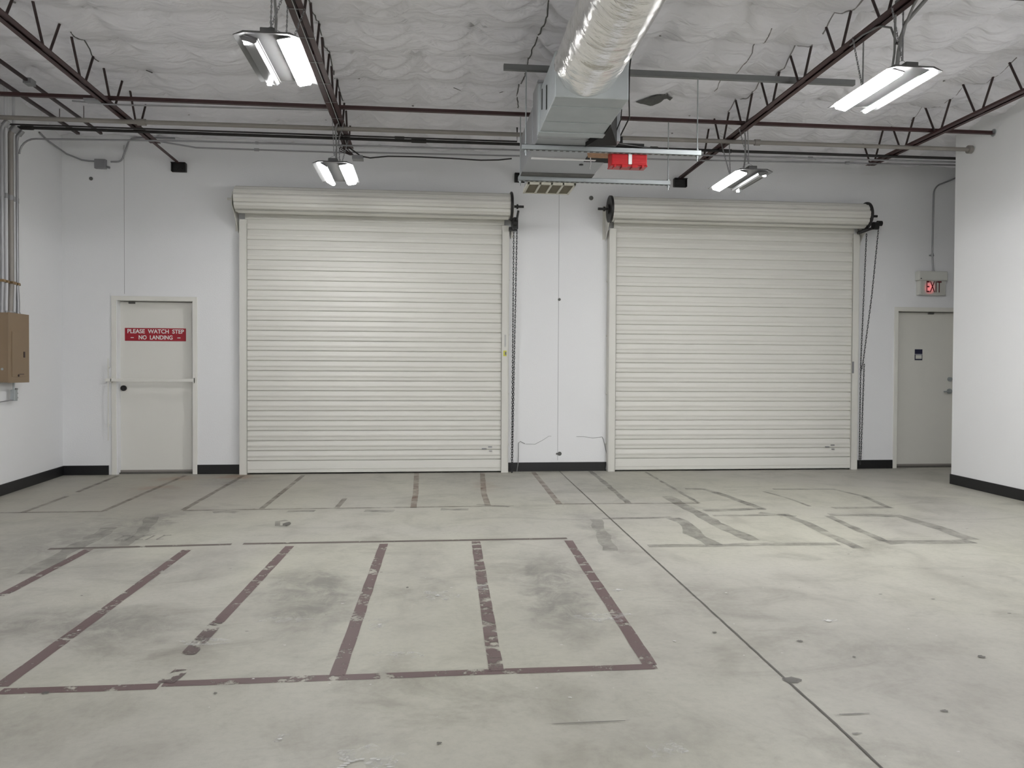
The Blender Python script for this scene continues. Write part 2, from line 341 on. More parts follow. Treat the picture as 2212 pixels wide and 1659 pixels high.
# ------------------------------------------------------------------ floor
def concrete():
    m, nt, b = newmat('worn_concrete'); L = nt.links
    tc = N(nt, 'ShaderNodeTexCoord')
    wz = N(nt, 'ShaderNodeTexNoise'); wz.inputs['Scale'].default_value = 5; wz.inputs['Detail'].default_value = 5; wz.inputs['Roughness'].default_value = .6
    L.new(tc.outputs['Object'], wz.inputs['Vector'])
    sb = N(nt, 'ShaderNodeVectorMath', operation='SUBTRACT'); sb.inputs[1].default_value = (.5, .5, .5)
    L.new(wz.outputs['Color'], sb.inputs[0])
    sc = N(nt, 'ShaderNodeVectorMath', operation='SCALE'); sc.inputs['Scale'].default_value = .62
    L.new(sb.outputs[0], sc.inputs[0])
    ad = N(nt, 'ShaderNodeVectorMath', operation='ADD'); L.new(tc.outputs['Object'], ad.inputs[0]); L.new(sc.outputs[0], ad.inputs[1])
    total = None
    for (bx, by, ax, ay, st) in BLOT:
        mp = N(nt, 'ShaderNodeMapping', vector_type='TEXTURE')
        mp.inputs['Location'].default_value = (bx, by, 0); mp.inputs['Scale'].default_value = (ax*1.6, ay*1.6, 1)
        L.new(ad.outputs[0], mp.inputs['Vector'])
        gr = N(nt, 'ShaderNodeTexGradient', gradient_type='SPHERICAL'); L.new(mp.outputs[0], gr.inputs['Vector'])
        ml = N(nt, 'ShaderNodeMath', operation='MULTIPLY'); ml.inputs[1].default_value = st*1.7; L.new(gr.outputs['Fac'], ml.inputs[0])
        if total is None: total = ml
        else:
            a = N(nt, 'ShaderNodeMath', operation='ADD'); L.new(total.outputs[0], a.inputs[0]); L.new(ml.outputs[0], a.inputs[1]); total = a
    def noise(scale, det, rough=.6, stretch=(1, 1, 1), dist=0.):
        mp = N(nt, 'ShaderNodeMapping'); mp.inputs['Scale'].default_value = stretch
        L.new(tc.outputs['Object'], mp.inputs['Vector'])
        n = N(nt, 'ShaderNodeTexNoise'); n.inputs['Scale'].default_value = scale; n.inputs['Detail'].default_value = det
        n.inputs['Roughness'].default_value = rough; n.inputs['Distortion'].default_value = dist
        L.new(mp.outputs[0], n.inputs['Vector']); return n
    def ramp(src, pts):
        r = N(nt, 'ShaderNodeValToRGB'); e = r.color_ramp.elements
        e[0].position = pts[0][0]; e[0].color = (*pts[0][1], 1); e[1].position = pts[-1][0]; e[1].color = (*pts[-1][1], 1)
        for p, c in pts[1:-1]:
            q = e.new(p); q.color = (*c, 1)
        L.new(src, r.inputs[0]); return r
    def mixc(fac, a, bcol, mode='MIX'):
        x = N(nt, 'ShaderNodeMix', data_type='RGBA', blend_type=mode)
        if isinstance(fac, float): x.inputs[0].default_value = fac
        else: L.new(fac, x.inputs[0])
        for i, s in ((6, a), (7, bcol)):
            if isinstance(s, tuple): x.inputs[i].default_value = (*s, 1)
            else: L.new(s, x.inputs[i])
        return x
    big = noise(.55, 4, .55)
    r1 = ramp(big.outputs[0], [(.34, (.345, .334, .290)), (.5, (.386, .377, .322)), (.66, (.415, .403, .347))])
    hue = noise(.38, 2, .5, (1.3, 1, 1), .6)
    r2 = ramp(hue.outputs[0], [(.4, (.362, .349, .318)), (.6, (.382, .375, .312))])
    c = mixc(.55, r1.outputs[0], r2.outputs[0])
    mid = noise(3.2, 6, .65, (1, .8, 1), .5)
    r3 = ramp(mid.outputs[0], [(.3, (.78, .77, .76)), (.5, (1, 1, 1)), (.72, (1.1, 1.1, 1.11))])
    c = mixc(.9, c.outputs[2], r3.outputs[0], 'MULTIPLY')
    sm = noise(1.4, 7, .7, (.7, 1.3, 1), 1.)
    r5 = ramp(sm.outputs[0], [(.33, (.66, .65, .64)), (.46, (1, 1, 1))])
    c = mixc(.62, c.outputs[2], r5.outputs[0], 'MULTIPLY')
    fine = noise(28, 5, .7)
    r4 = ramp(fine.outputs[0], [(.3, (.86, .86, .86)), (.5, (1, 1, 1)), (.75, (1.1, 1.1, 1.1))])
    c = mixc(.6, c.outputs[2], r4.outputs[0], 'MULTIPLY')
    # the traffic film towards the doors on the left is browner
    mp = N(nt, 'ShaderNodeMapping', vector_type='TEXTURE'); mp.inputs['Location'].default_value = (-2.9, 8.6, 0); mp.inputs['Scale'].default_value = (2.6, 2.6, 1)
    L.new(ad.outputs[0], mp.inputs['Vector'])
    gr = N(nt, 'ShaderNodeTexGradient', gradient_type='SPHERICAL'); L.new(mp.outputs[0], gr.inputs['Vector'])
    gm = N(nt, 'ShaderNodeMath', operation='MULTIPLY'); gm.inputs[1].default_value = .55; L.new(gr.outputs['Fac'], gm.inputs[0])
    c = mixc(gm.outputs[0], c.outputs[2], (.235, .20, .165))
    # rust stains by the left roll-up door and the walk door
    for (bx, by, ax, ay, st) in ((-2.35, 9.55, .42, .22, .6), (-3.0, 9.45, .35, .3, .45), (-3.0, 8.75, .3, .16, .35), (.6, 8.6, .12, .7, .2)):
        mp = N(nt, 'ShaderNodeMapping', vector_type='TEXTURE'); mp.inputs['Location'].default_value = (bx, by, 0); mp.inputs['Scale'].default_value = (ax, ay, 1)
        L.new(ad.outputs[0], mp.inputs['Vector'])
        gr = N(nt, 'ShaderNodeTexGradient', gradient_type='SPHERICAL'); L.new(mp.outputs[0], gr.inputs['Vector'])
        gm = N(nt, 'ShaderNodeMath', operation='MULTIPLY'); gm.inputs[1].default_value = st*1.4; L.new(gr.outputs['Fac'], gm.inputs[0])
        c = mixc(gm.outputs[0], c.outputs[2], (.26, .15, .085))
    bn = noise(6, 8, .75, (1, .7, 1), .8)
    brk = ramp(bn.outputs[0], [(.30, (0, 0, 0)), (.58, (1, 1, 1))])
    cl = N(nt, 'ShaderNodeClamp'); L.new(total.outputs[0], cl.inputs[0]); cl.inputs[2].default_value = .8
    cm = N(nt, 'ShaderNodeMath', operation='MULTIPLY'); L.new(cl.outputs[0], cm.inputs[0]); L.new(brk.outputs[0], cm.inputs[1])
    c = mixc(cm.outputs[0], c.outputs[2], (.165, .157, .142))
    L.new(c.outputs[2], b.inputs['Base Color'])
    rr = N(nt, 'ShaderNodeMapRange'); rr.inputs['To Min'].default_value = .38; rr.inputs['To Max'].default_value = .6
    L.new(mid.outputs[0], rr.inputs['Value']); L.new(rr.outputs[0], b.inputs['Roughness'])
    b.inputs['Specular IOR Level'].default_value = .4
    bp = N(nt, 'ShaderNodeBump'); bp.inputs['Strength'].default_value = .12; bp.inputs['Distance'].default_value = .01
    L.new(fine.outputs[0], bp.inputs['Height']); L.new(bp.outputs[0], b.inputs['Normal'])
    return m
M['concrete'] = concrete()
mb = MB(); mb.box(-4.7, 7.5, YR-.2, YB+.2, -.2, 0)
floor = struct(mb.build('floor', 'concrete'), 'grey worn concrete slab with faded red bay lines', 'floor')

def decal(name, col, lo, hi, amax, nscale=9., col2=None, stretch=(1, 1, 1)):
    """worn paint or stain lying on the slab: opaque where paint is left, open where it has worn off"""
    m, nt, b = newmat(name); L = nt.links
    tc = N(nt, 'ShaderNodeTexCoord')
    mp = N(nt, 'ShaderNodeMapping'); mp.inputs['Scale'].default_value = stretch; L.new(tc.outputs['Object'], mp.inputs['Vector'])
    n = N(nt, 'ShaderNodeTexNoise'); n.inputs['Scale'].default_value = nscale; n.inputs['Detail'].default_value = 8; n.inputs['Roughness'].default_value = .72
    L.new(mp.outputs[0], n.inputs['Vector'])
    r = N(nt, 'ShaderNodeMapRange'); r.inputs['From Min'].default_value = lo; r.inputs['From Max'].default_value = hi; r.inputs['To Max'].default_value = amax
    L.new(n.outputs[0], r.inputs['Value']); L.new(r.outputs[0], b.inputs['Alpha'])
    n2 = N(nt, 'ShaderNodeTexNoise'); n2.inputs['Scale'].default_value = 3; n2.inputs['Detail'].default_value = 5
    L.new(tc.outputs['Object'], n2.inputs['Vector'])
    x = N(nt, 'ShaderNodeMix', data_type='RGBA'); x.inputs[6].default_value = (*col, 1); x.inputs[7].default_value = (*(col2 or col), 1)
    L.new(n2.outputs[0], x.inputs[0]); L.new(x.outputs[2], b.inputs['Base Color'])
    b.inputs['Roughness'].default_value = .5
    return m
M['red_line'] = decal('worn_red_paint', (.105, .058, .058), .40, .47, .88, 9, (.16, .115, .11))
M['red_line_worn'] = decal('chipped_red_paint', (.085, .060, .058), .47, .51, .9, 10, (.12, .085, .08))
M['red_line_e'] = decal('scuffed_red_paint', (.11, .065, .064), .42, .52, .88, 12, (.16, .12, .115))
M['smudge'] = decal('soft_smudge', (.21, .20, .185), .32, .7, .5, 5)
M['dust'] = decal('pale_dust', (.62, .62, .60), .46, .66, .55, 16)
M['thin_line'] = decal('dirty_red_paint', (.10, .078, .07), .36, .44, .8, 9, (.14, .115, .10))
M['faint_line'] = decal('faded_brown_paint', (.115, .085, .07), .30, .66, .62, 4, (.19, .16, .13))
M['faint_red'] = decal('faded_red_paint', (.20, .115, .085), .32, .66, .6, 4)
M['ghost_line'] = decal('grey_tape_ghost', (.17, .163, .148), .30, .66, .60, 4, (.20, .19, .175))
M['speck'] = plain('white_paint_drip', (.50, .50, .48), .6, noise=.05)
M['dkspot'] = decal('dark_floor_scuff', (.10, .095, .085), .2, .45, .8, 20)

def ribbon(mb, pts, w, z, jit=.0, step=.12):
    P = []
    for (a, b_) in zip(pts, pts[1:]):
        n = max(1, int(math.dist(a, b_)/step))
        for i in range(n): P.append((a[0]+(b_[0]-a[0])*i/n, a[1]+(b_[1]-a[1])*i/n))
    P.append(pts[-1])
    vs = []
    for i, p in enumerate(P):
        q0 = P[max(0, i-1)]; q1 = P[min(len(P)-1, i+1)]
        d = Vector((q1[0]-q0[0], q1[1]-q0[1])).normalized(); nrm = Vector((-d.y, d.x))
        for s in (-1, 1):
            k = w/2*(1+random.uniform(-jit, jit))
            vs.append((p[0]+nrm.x*s*k, p[1]+nrm.y*s*k, z))
    mb.add(vs, [(2*i, 2*i+1, 2*i+3, 2*i+2) for i in range(len(P)-1)])
def lines(name, data, w, z, mat, jit=.06):
    for k, pts in enumerate(data):
        mb = MB(); ribbon(mb, pts, w if not isinstance(w, list) else w[k % len(w)], z+.00012*k, jit); mb.build(name, mat, floor)
def blob(mb, cx, cy, ax, ay, z, n=14, j=.25):
    vs = [(cx, cy, z)]
    for i in range(n):
        k = 1+random.uniform(-j, j); a = 2*PI*i/n; vs.append((cx+ax*k*math.cos(a), cy+ay*k*math.sin(a), z))
    mb.add(vs, [(0, i+1, (i+1) % n+1) for i in range(n)])
lines('painted_line', RED[:2], .062, .0010, 'red_line')
lines('painted_line', RED[2:6]+RED[7:], .064, .0014, 'red_line')
lines('painted_line', RED[6:7], .066, .0026, 'red_line_e')
lines('painted_line', BROKEN, .07, .0026, 'red_line_worn')
lines('painted_line', TOP, .055, .0008, 'thin_line')
lines('painted_line', FAINT, .05, .0008, 'faint_line')
lines('painted_line', FRED, .06, .0008, 'faint_red')
lines('painted_line', GHOST, [.06, .04, .07, .13, .12, .10, .09, .07, .09, .09], .0008, 'ghost_line', .25)
lines('floor_smudge', SMUDGE[:8]+SMUDGE[9:], [.10, .12, .12, .12, .05, .10, .13, .10, .05], .0007, 'smudge', .35)
mb = MB()
for s in ((1.09, 4.43, .06, .05), (.90, 3.95, .16, .07), (.80, 2.53, .09, .06), (-.2, 2.55, .12, .09), (.05, 4.42, .09, .12), (-.27, 3.95, .05, .10), (-.75, 4.05, .12, .05), (.30, 4.55, .04, .10), (2.04, 3.79, .05, .03), (-.52, 2.74, .03, .03), (-1.05, 3.75, .12, .04), (-.15, 3.5, .1, .05), (3.2, 3.4, .2, .15)): blob(mb, *s, .0030, 16, .4)
mb.build('dust_patch', 'dust', floor)
mb = MB(); ribbon(mb, SEAM[0]+[(1.35, -5.4)], .009, .0032, .3, .05); mb.build('control_joint', 'joint', floor)
mb = MB()
for s in SPECK:
    if s[2] < .04: blob(mb, *s[:2], s[2]*.6, s[3]*.42, .0038, 12, .45)
for i in range(60):
    r = random.uniform(.0015, .004); blob(mb, random.uniform(-2.5, 4.5), random.uniform(1.9, 6.5), r, r*1.2, .0038, 8)
for i in range(26):      # ring left by a can
    a = 2*PI*i/26+.3
    if random.random() < .8: blob(mb, -.211+.078*math.cos(a), 2.50+.062*math.sin(a), random.uniform(.006, .014), random.uniform(.004, .008), .0038, 8)
tag(mb.build('paint_specks', 'speck', floor), kind='stuff')
mb = MB()
for s in DARK: blob(mb, *s[:2], s[2], s[3]*.7, .0036)
for i in range(36):
    r = random.uniform(.002, .006); blob(mb, random.uniform(-2.5, 5), random.uniform(1.9, 7.5), r*random.uniform(1, 3), r, .0036, 8)
tag(mb.build('floor_scuffs', 'dkspot', floor), kind='stuff')
# half worn stencil strokes on the left
mb = MB()
for k in range(5):
    x0 = -2.36+.075*k; ribbon(mb, [(x0, 6.05), (x0+.01, 6.2)], .018, .0034, .2, .03)
    if k % 2 == 0: ribbon(mb, [(x0, 6.2), (x0+.06, 6.2)], .02, .0035, .2, .02); ribbon(mb, [(x0, 6.05), (x0+.05, 6.06)], .02, .0036, .2, .02)
mb.build('stencil_mark', 'ghost_line', floor)

# ------------------------------------------------------------------ insulated ceiling
def vnoise(x, y, seed):
    r = np.random.RandomState(seed); T = r.rand(64, 64)
    xi = np.floor(x).astype(int); yi = np.floor(y).astype(int); fx = x-xi; fy = y-yi
    fx = fx*fx*(3-2*fx); fy = fy*fy*(3-2*fy)
    a = T[xi % 64, yi % 64]; b_ = T[(xi+1) % 64, yi % 64]; c = T[xi % 64, (yi+1) % 64]; d = T[(xi+1) % 64, (yi+1) % 64]
    return (a*(1-fx)+b_*fx)*(1-fy)+(c*(1-fx)+d*fx)*fy
def fbm(x, y, seed, o=4):
    s = 0; a = .5
    for i in range(o): s = s+a*vnoise(x*2**i, y*2**i, seed+i); a *= .5
    return s
def ceil_h(X, Y):
    wx = X+.10*(fbm(X*1.3, Y*1.3, 3)-.5); wy = Y+.16*(fbm(X*1.1+7, Y*1.1, 9)-.5)
    sy_, sx_ = .66, .52
    v = (wy-7.26)/sy_; u = (wx-.35)/sx_
    pv = np.abs(np.sin(PI*v)); pu = np.abs(np.sin(PI*u))
    bay = vnoise(X*.45+3, Y*.3, 21)                      # some bays hang looser
    loose = .35+1.0*bay
    h = -.11*loose*(pv**.8)*(.45+.55*pu)               # sag between purlins
    # radiating pleats round every fixing
    du = (u-np.round(u))*sx_; dv = (v-np.round(v))*sy_
    r = np.sqrt(du*du+dv*dv)+1e-4; th = np.arctan2(dv, du)
    ph = 6.28*vnoise(np.round(u)*1.7+.3, np.round(v)*2.3+.1, 33)
    amp = vnoise(np.round(u)*2.1+.5, np.round(v)*1.9+.5, 41)
    h += .042*amp*np.sin(6*th+ph)*np.exp(-r/.17)*np.minimum(1, r/.05)
    h += .035*np.exp(-(r/.06)**2)                       # dimple at the fixing
    # hanging arcs between fixings
    fu = (u-np.floor(u)); ph2 = 6.28*vnoise(np.floor(u)*1.3+.7, np.floor(v)*1.9+.2, 63); am2 = vnoise(np.floor(u)*2.7+.1, np.floor(v)*1.3+.4, 71)
    q = (v-np.floor(v))-.42*4*fu*(1-fu)*(.6+.6*am2)
    zone = .22+.78/(1+np.exp(-(X+1.0)/.08)); zone = zone*(1-.62/(1+np.exp(-(X-1.3)/.2)))
    sw = zone*np.sin(2*PI*q*3.2); sw = np.sign(sw)*np.abs(sw)**.7
    h += (.012+.022*am2)*sw*np.exp(-(np.abs(q-.12)/.34)**2)*np.minimum(1, 6*fu*(1-fu))
    rd = 1-np.abs(2*fbm(wx*1.1+4, wy*3.4, 55, 4)-.95)
    h += -.026*rd
    h += .030*(fbm(X*.7, Y*.7, 77, 3)-.45)
    # curls down to the walls
    h += -.07*np.exp(-(YB-Y)/.35)
    return h
ys = np.concatenate([np.arange(YR, 2.5, .18), np.arange(2.5, YB+.001, .034)])
xs = np.arange(-4.62, 7.36, .036)
X, Y = np.meshgrid(xs, ys)
Z = CZ+.05+ceil_h(X, Y)
Z += -.10*np.exp(-np.abs(X-5.98)/.22)*(Y < 8.6)*np.clip((Y-5.0)/2.5, 0, 1)
nx = len(xs); ny = len(ys)
V = np.stack([X, Y, Z], -1).reshape(-1, 3)
fc = []
for j in range(ny-1):
    yy = ys[j]
    xl = lx(yy)-.03; xr = 7.33 if yy > 8.38 else rx(yy)+.04
    for i in range(nx-1):
        if xs[i] >= xl-.04 and xs[i] <= xr: fc.append((j*nx+i, (j+1)*nx+i, (j+1)*nx+i+1, j*nx+i+1))
me = bpy.data.meshes.new('ceiling'); me.from_pydata(V.tolist(), [], fc); me.update()
me.polygons.foreach_set('use_smooth', [True]*len(me.polygons)); me.materials.append(M['scrim'])
ceil = bpy.data.objects.new('ceiling', me); COL.objects.link(ceil)
struct(ceil, 'white draped insulation facing hung under the roof', 'ceiling')
def ch(x, y): return float(CZ+.05+ceil_h(np.array([x], float), np.array([y], float))[0])
def tear(pts):
    mb = MB(); a, b_, c, d = [Vector(p) for p in pts]; n = 14; vs = []
    for i in range(n+1):
        for j in range(7):
            # a and c are the two tips, b and d the wide corners
            t = i/n; up = (a.lerp(b_, min(1, t*2)) if t < .5 else b_.lerp(c, t*2-1)); dn = (a.lerp(d, min(1, t*2)) if t < .5 else d.lerp(c, t*2-1)); p = up.lerp(dn, j/6)
            vs.append((p.x, p.y, ch(p.x, p.y)-.012))
    mb.add(vs, [(i*7+j, i*7+j+1, (i+1)*7+j+1, (i+1)*7+j) for i in range(n) for j in range(6)], True); mb.build('insulation_tear', 'tear', ceil)
tear([(2.12, 8.02), (2.34, 7.93), (2.52, 8.0), (2.33, 8.10)])
def seamline(pts, r=.005, mat='tear', name='facing_seam'):
    P = []
    for a, b_ in zip(pts, pts[1:]):
        n = max(1, int(math.dist(a, b_)/.06))
        for i in range(n):
            x = a[0]+(b_[0]-a[0])*i/n+random.uniform(-.006, .006); y = a[1]+(b_[1]-a[1])*i/n
            P.append((x, y, ch(x, y)-.001))
    mb = MB(); mb.tube(P, r, 5); return mb.build(name, mat, ceil)
seamline([(-2.83, 7.9), (-2.74, 7.97), (-2.70, 7.98)], .005)
seamline([(.21, 7.97), (.35, 7.99)], .004); seamline([(.68, 8.02), (.79, 7.97)], .004)
seamline([(.93, 5.0), (.90, 5.96), (.91, 6.27), (.91, 6.62), (.88, 6.92), (.89, 7.58), (.87, 8.09), (.95, 8.6)], .007)
seamline([(3.2, 4.8), (3.2, 6.2)], .007, 'seam'); seamline([(3.19, 6.3), (3.2, 7.2), (3.18, 8.2)], .006, 'seam'); seamline([(2.75, 6.1), (2.83, 6.7), (2.8, 7.6)], .005, 'seam')
seamline([(-3.03, 6.9), (-3.07, 7.4), (-3.06, 7.6)], .006, 'tear'); seamline([(5.3, 6.6), (5.28, 8.2)], .005, 'seam'); seamline([(-.96, 4.8), (-.94, 8.4)], .006, 'tear')
mb = MB()
for j in range(-2, 5):
    for i in range(-9, 12):
        px = .35+.52*i; py = 7.26+.66*j
        if lx(py)+.2 < px < rx(py)-.2 and random.random() < .45:
            px += random.uniform(-.05, .05); py += random.uniform(-.05, .05); z = ch(px, py)
            mb.cyl((px, py, z+.003), (px, py, z-.005), .012, 8)
tag(mb.build('fixing_pins', 'seam', ceil), kind='stuff')
# ------------------------------------------------------------------ roll-up doors
def profile(z0, z1, pitch, yf, dep):
    """front outline of interlocking curved slats, (y, z) from bottom to top"""
    out = []; z = z0
    while z < z1-.001:
        p = min(pitch, z1-z)
        for t, d in ((.0, 1.), (.03, 1.), (.036, .30), (.10, .22), (.34, .26), (.43, .05), (.55, .0), (.97, .80)):
            if p*t+z < z1: out.append((yf+dep*d, z+pitch*t))
        z += pitch
    out.append((yf+dep, z1)); return out
def chain_mesh(mb, pts, link=.032):
    k = 0
    for a, b_ in zip(pts, pts[1:]):
        a = Vector(a); b2 = Vector(b_); n = max(1, int((b2-a).length/link)); d = (b2-a).normalized(); tilt = math.atan2(d.x, abs(d.z) + 1e-6)
        for i in range(n):
            c = a+(b2-a)*(i+.5)/n
            if k % 2 == 0:
                mb.ring(c, .008, .0036, n=8, m=4, sx=2.2)
            else:
                mb.tube([c-d*.019, c+d*.019], .0055, 5, True, False)
            k += 1

def shutter(name, label, xl, xr, side_plates, seed):
    r = thing(name, label, 'roll-up door', ((xl+xr)/2, YB, 0), 'white steel roll-up doors in the far wall')
    prof = profile(.167, 3.20, .1234, 9.768, .022)
    mb = MB(); mb.strip(prof, 'x', xl-.03, xr+.03); mb.strip([(9.80, .05), (9.80, 3.20)], 'x', xl-.03, xr+.03)
    cur = mb.build('slat_curtain', 'cream', r)
    mb = MB(); mb.box(xl-.02, xr+.02, 9.765, 9.80, .018, .062)
    mb.prism([(9.762, .062), (9.775, .165), (9.80, .165), (9.80, .062)], 'x', xl-.02, xr+.02); mb.build('bottom_bar', 'cream', r, .004)
    for s, xa in ((-1, xl), (1, xr)):
        o = xa+s*.085
        mb = MB(); mb.box(xa, o, 9.742, 9.750, 0, 3.12); mb.box(min(o, o+s*.007), max(o, o+s*.007), 9.742, YB, 0, 3.10)
        mb.box(xa, xa+s*.006, 9.742, 9.765, 0, 3.07); mb.box(o, o+s*.012, YB-.004, YB, 0, 3.04)
        gd = mb.build('guide_track', 'cream', r, .002)
        mb = MB()
        for zb in (.35, 1.0, 1.75, 2.45): mb.cyl((o+s*.009, 9.835, zb), (o+s*.022, 9.835, zb), .010, 6)
        mb.build_each('anchor_bolt', 'cream', gd)
        # bracket plate carrying the coil
        bx = xa+s*.122
        mb = MB(); mb.prism([(YB, 2.97), (YB, 3.42), (9.58, 3.42), (9.52, 3.34), (9.52, 3.26)], 'x', bx, bx+s*.006); mb.box(bx, bx+s*.04, YB-.006, YB, 2.99, 3.42)
        mb.build('coil_bracket', 'cream', r)
    # coil of slats on the barrel
    cyy, czz, R_ = 9.628, 3.338, .146
    poly = []; nS = 8
    for i in range(nS):
        for t, dr in ((0, -.010), (.10, .003), (.38, .010), (.5, .006), (.72, .012), (.93, .003), (.985, -.004)):
            a = 2*PI*(i+t)/nS+.35; q = R_+dr; poly.append((cyy-q*math.cos(a), czz+q*math.sin(a)))
    ca, cb = xl-.10, xr+.085
    mb = MB(); mb.prism(poly, 'x', ca, cb); mb.prism([(9.545, czz-.150), (9.60, czz-.172), (9.64, czz-.165), (9.60, czz-.135)], 'x', ca+.03, cb-.02)
    coil = mb.build('slat_coil', 'cream', r)
    mb = MB(); mb.cyl((ca-.10, cyy, czz), (ca+.02, cyy, czz), .014, 10); mb.build('barrel_stub', 'cream', coil) if len(side_plates) < 2 else None
    for s, xe, sh in side_plates:
        if sh == 'disc':
            mb = MB(); mb.cyl((xe, cyy, czz), (xe+s*.03, cyy, czz), .168, 28); mb.cyl((xe+s*.03, cyy, czz), (xe+s*.05, cyy, czz), .06, 18); e = mb.build('end_plate', 'black', r)
        else:
            mb = MB()
            mb.cyl((xe, cyy, czz), (xe+s*.02, cyy, czz), .158, 28)
            for a0 in range(0, 360, 60):
                a = math.radians(a0); mb.tube([(xe+s*.02, cyy, czz), (xe+s*.02, cyy+.16*math.cos(a), czz+.16*math.sin(a))], .011, 6)
            P = [(xe+s*.012, cyy+.165*math.cos(2*PI*i/28), czz+.165*math.sin(2*PI*i/28)) for i in range(29)]
            mb.tube(P, .017, 6, False); e = mb.build('sprocket_wheel', 'black', r)
        mb = MB(); mb.cyl((xe, cyy, czz), (xe+s*.17, cyy, czz), .016, 12); mb.cyl((xe+s*.08, cyy, czz), (xe+s*.10, cyy, czz), .03, 12); mb.build('barrel_shaft', 'black', e)
    return r
# left door: chain gear on its right end
D1 = shutter('roll_up_door', 'cream slatted roll-up door in the middle of the far wall, chain on its right', -2.25, .872, [(1, .962, 'wheel')], 1)
mb = MB(); mb.cyl((1.0, 9.62, 3.13), (1.045, 9.62, 3.13), .045, 16); mb.box(.985, 1.06, 9.60, 9.70, 3.06, 3.20); mb.tube([(1.04, 9.6, 3.15), (1.06, 9.58, 3.28)], .014, 6)
mb.box(.955, 1.05, 9.66, 9.74, 3.05, 3.09); mb.build('chain_gear', 'black', D1)
mb = MB(); chain_mesh(mb, [(1.006, 9.60, 3.10), (1.004, 9.70, .10)]); chain_mesh(mb, [(1.046, 9.60, 3.10), (1.030, 9.68, 1.6), (1.012, 9.70, .10)]); chain_mesh(mb, [(1.004, 9.70, .10), (1.008, 9.70, .0), (1.012, 9.70, .10)])
mb.build('hand_chain', 'chain', D1)
mb = MB(); mb.box(.905, .932, 9.7405, 9.742, 1.585, 1.752); o = mb.build('warning_label', 'white_plastic', D1)
mb = MB()
for i in range(9): mb.box(.908, .929, 9.7398, 9.7406, 1.60+.0165*i, 1.607+.0165*i)
mb.build('label_print', 'emt', o)
mb = MB(); mb.box(.896, .936, 9.738, 9.742, 1.475, 1.545); mb.build('yellow_tag', 'yellow', D1); tag(D1.children[-1], 'yellow tag')
mb = MB(); mb.box(.915, .932, 9.735, 9.739, 1.49, 1.53); mb.build('tag_print', 'strut', D1.children[-1])
# right door: round plate on the left, chain wheel on the right
D2 = shutter('roll_up_door', 'cream slatted roll-up door nearest the exit door, chains slanting on its right', 2.345, 5.535, [(-1, 2.245, 'disc'), (1, 5.625, 'wheel')], 2)
mb = MB(); mb.cyl((5.70, 9.56, 3.20), (5.76, 9.56, 3.20), .05, 16); mb.cyl((5.78, 9.6, 3.24), (5.84, 9.6, 3.24), .035, 14)
mb.tube([(5.63, 9.56, 3.15), (5.52, 9.6, 3.11)], .022, 8); mb.tube([(5.52, 9.62, 3.11), (5.70, 9.58, 3.17), (5.76, 9.58, 3.23)], .018, 8); mb.build('chain_gear', 'black', D2)
mb = MB(); chain_mesh(mb, [(5.635, 9.60, 3.10), (5.625, 9.68, 1.45), (5.630, 9.70, .12)]); chain_mesh(mb, [(5.79, 9.58, 3.20), (5.73, 9.62, 2.3), (5.655, 9.68, 1.42), (5.632, 9.69, 1.30)])
chain_mesh(mb, [(5.66, 9.66, 1.40), (5.652, 9.70, .12), (5.63, 9.70, .06)]); mb.build('hand_chain', 'chain', D2)
mb = MB(); mb.box(5.475+.065, 5.565, 9.7405, 9.742, 1.28, 1.435); mb.build('warning_label', 'emt', D2)
for D, xx in ((D1, .71), (D2, 5.27)):
    mb = MB(); mb.box(xx, xx+.05, 9.762, 9.772, .318, .332); mb.box(xx+.01, xx+.05, 9.762, 9.772, .268, .278); mb.box(xx-.08, xx-.02, 9.765, 9.772, .295, .31)
    mb.build('slide_latch', 'emt', D)

# ------------------------------------------------------------------ walk doors (part of the setting)
def walkdoor(n, x0, x1, mat, label):
    r = thing('door_%d' % n, label, 'door', ((x0+x1)/2, YB, 0), kind='structure')
    f = .05; z1 = 2.125
    mb = MB()
    for a, b_ in ((x0-f, x0+.004), (x1-.004, x1+f)):
        mb.box(a, b_, YB-.014, YB+.16, 0, z1+.0)
    mb.box(x0-f, x1+f, YB-.014, YB+.16, z1-.004, z1+f)
    for a, b_ in ((x0, x0+.016), (x1-.016, x1)): mb.box(a, b_, 9.995, 10.01, 0, z1)
    fr = mb.build('door_frame', mat, r, .003)
    mb = MB(); mb.box(x0+.006, x1-.006, 9.95, 9.995, .035, z1-.012); lf = mb.build('door_leaf', mat, r, .002)
    mb = MB(); mb.box(x0, x1, 9.90, 10.03, 0, .018); mb.build('threshold', 'joint', r)
    mb = MB(); mb.box(x0+.01, x1-.01, 9.935, 9.955, .02, .045); mb.build('door_sweep', 'tanpipe', lf)
    return r, lf
W1, leaf1 = walkdoor(1, -3.82, -2.915, 'door', 'off-white steel door at the left with a red notice on it')
mb = MB(); mb.cyl((-3.765, 9.95, 1.053), (-3.765, 9.925, 1.053), .034, 18); mb.cyl((-3.765, 9.925, 1.053), (-3.765, 9.915, 1.053), .017, 14); mb.build('lock_cylinder', 'black', leaf1)
mb = MB(); mb.box(-3.70, -3.63, 9.92, 9.95, 2.09, 2.118); mb.build('door_contact', 'tear', leaf1)
sg = thing('door_sign', 'red sign reading please watch step no landing on the left door', 'sign', (-3.39, 9.949, 1.713))
mb = MB(); mb.box(-3.752, -3.030, 9.944, 9.9495, 1.635, 1.793); mb.build('sign_plate', 'redsign', sg, .002)
text_mesh('lettering', 'PLEASE  WATCH  STEP', .076, Vector((-3.389, 9.9435, 1.751)), 'letters', sg, width=.668, height=.052, fat=.02)
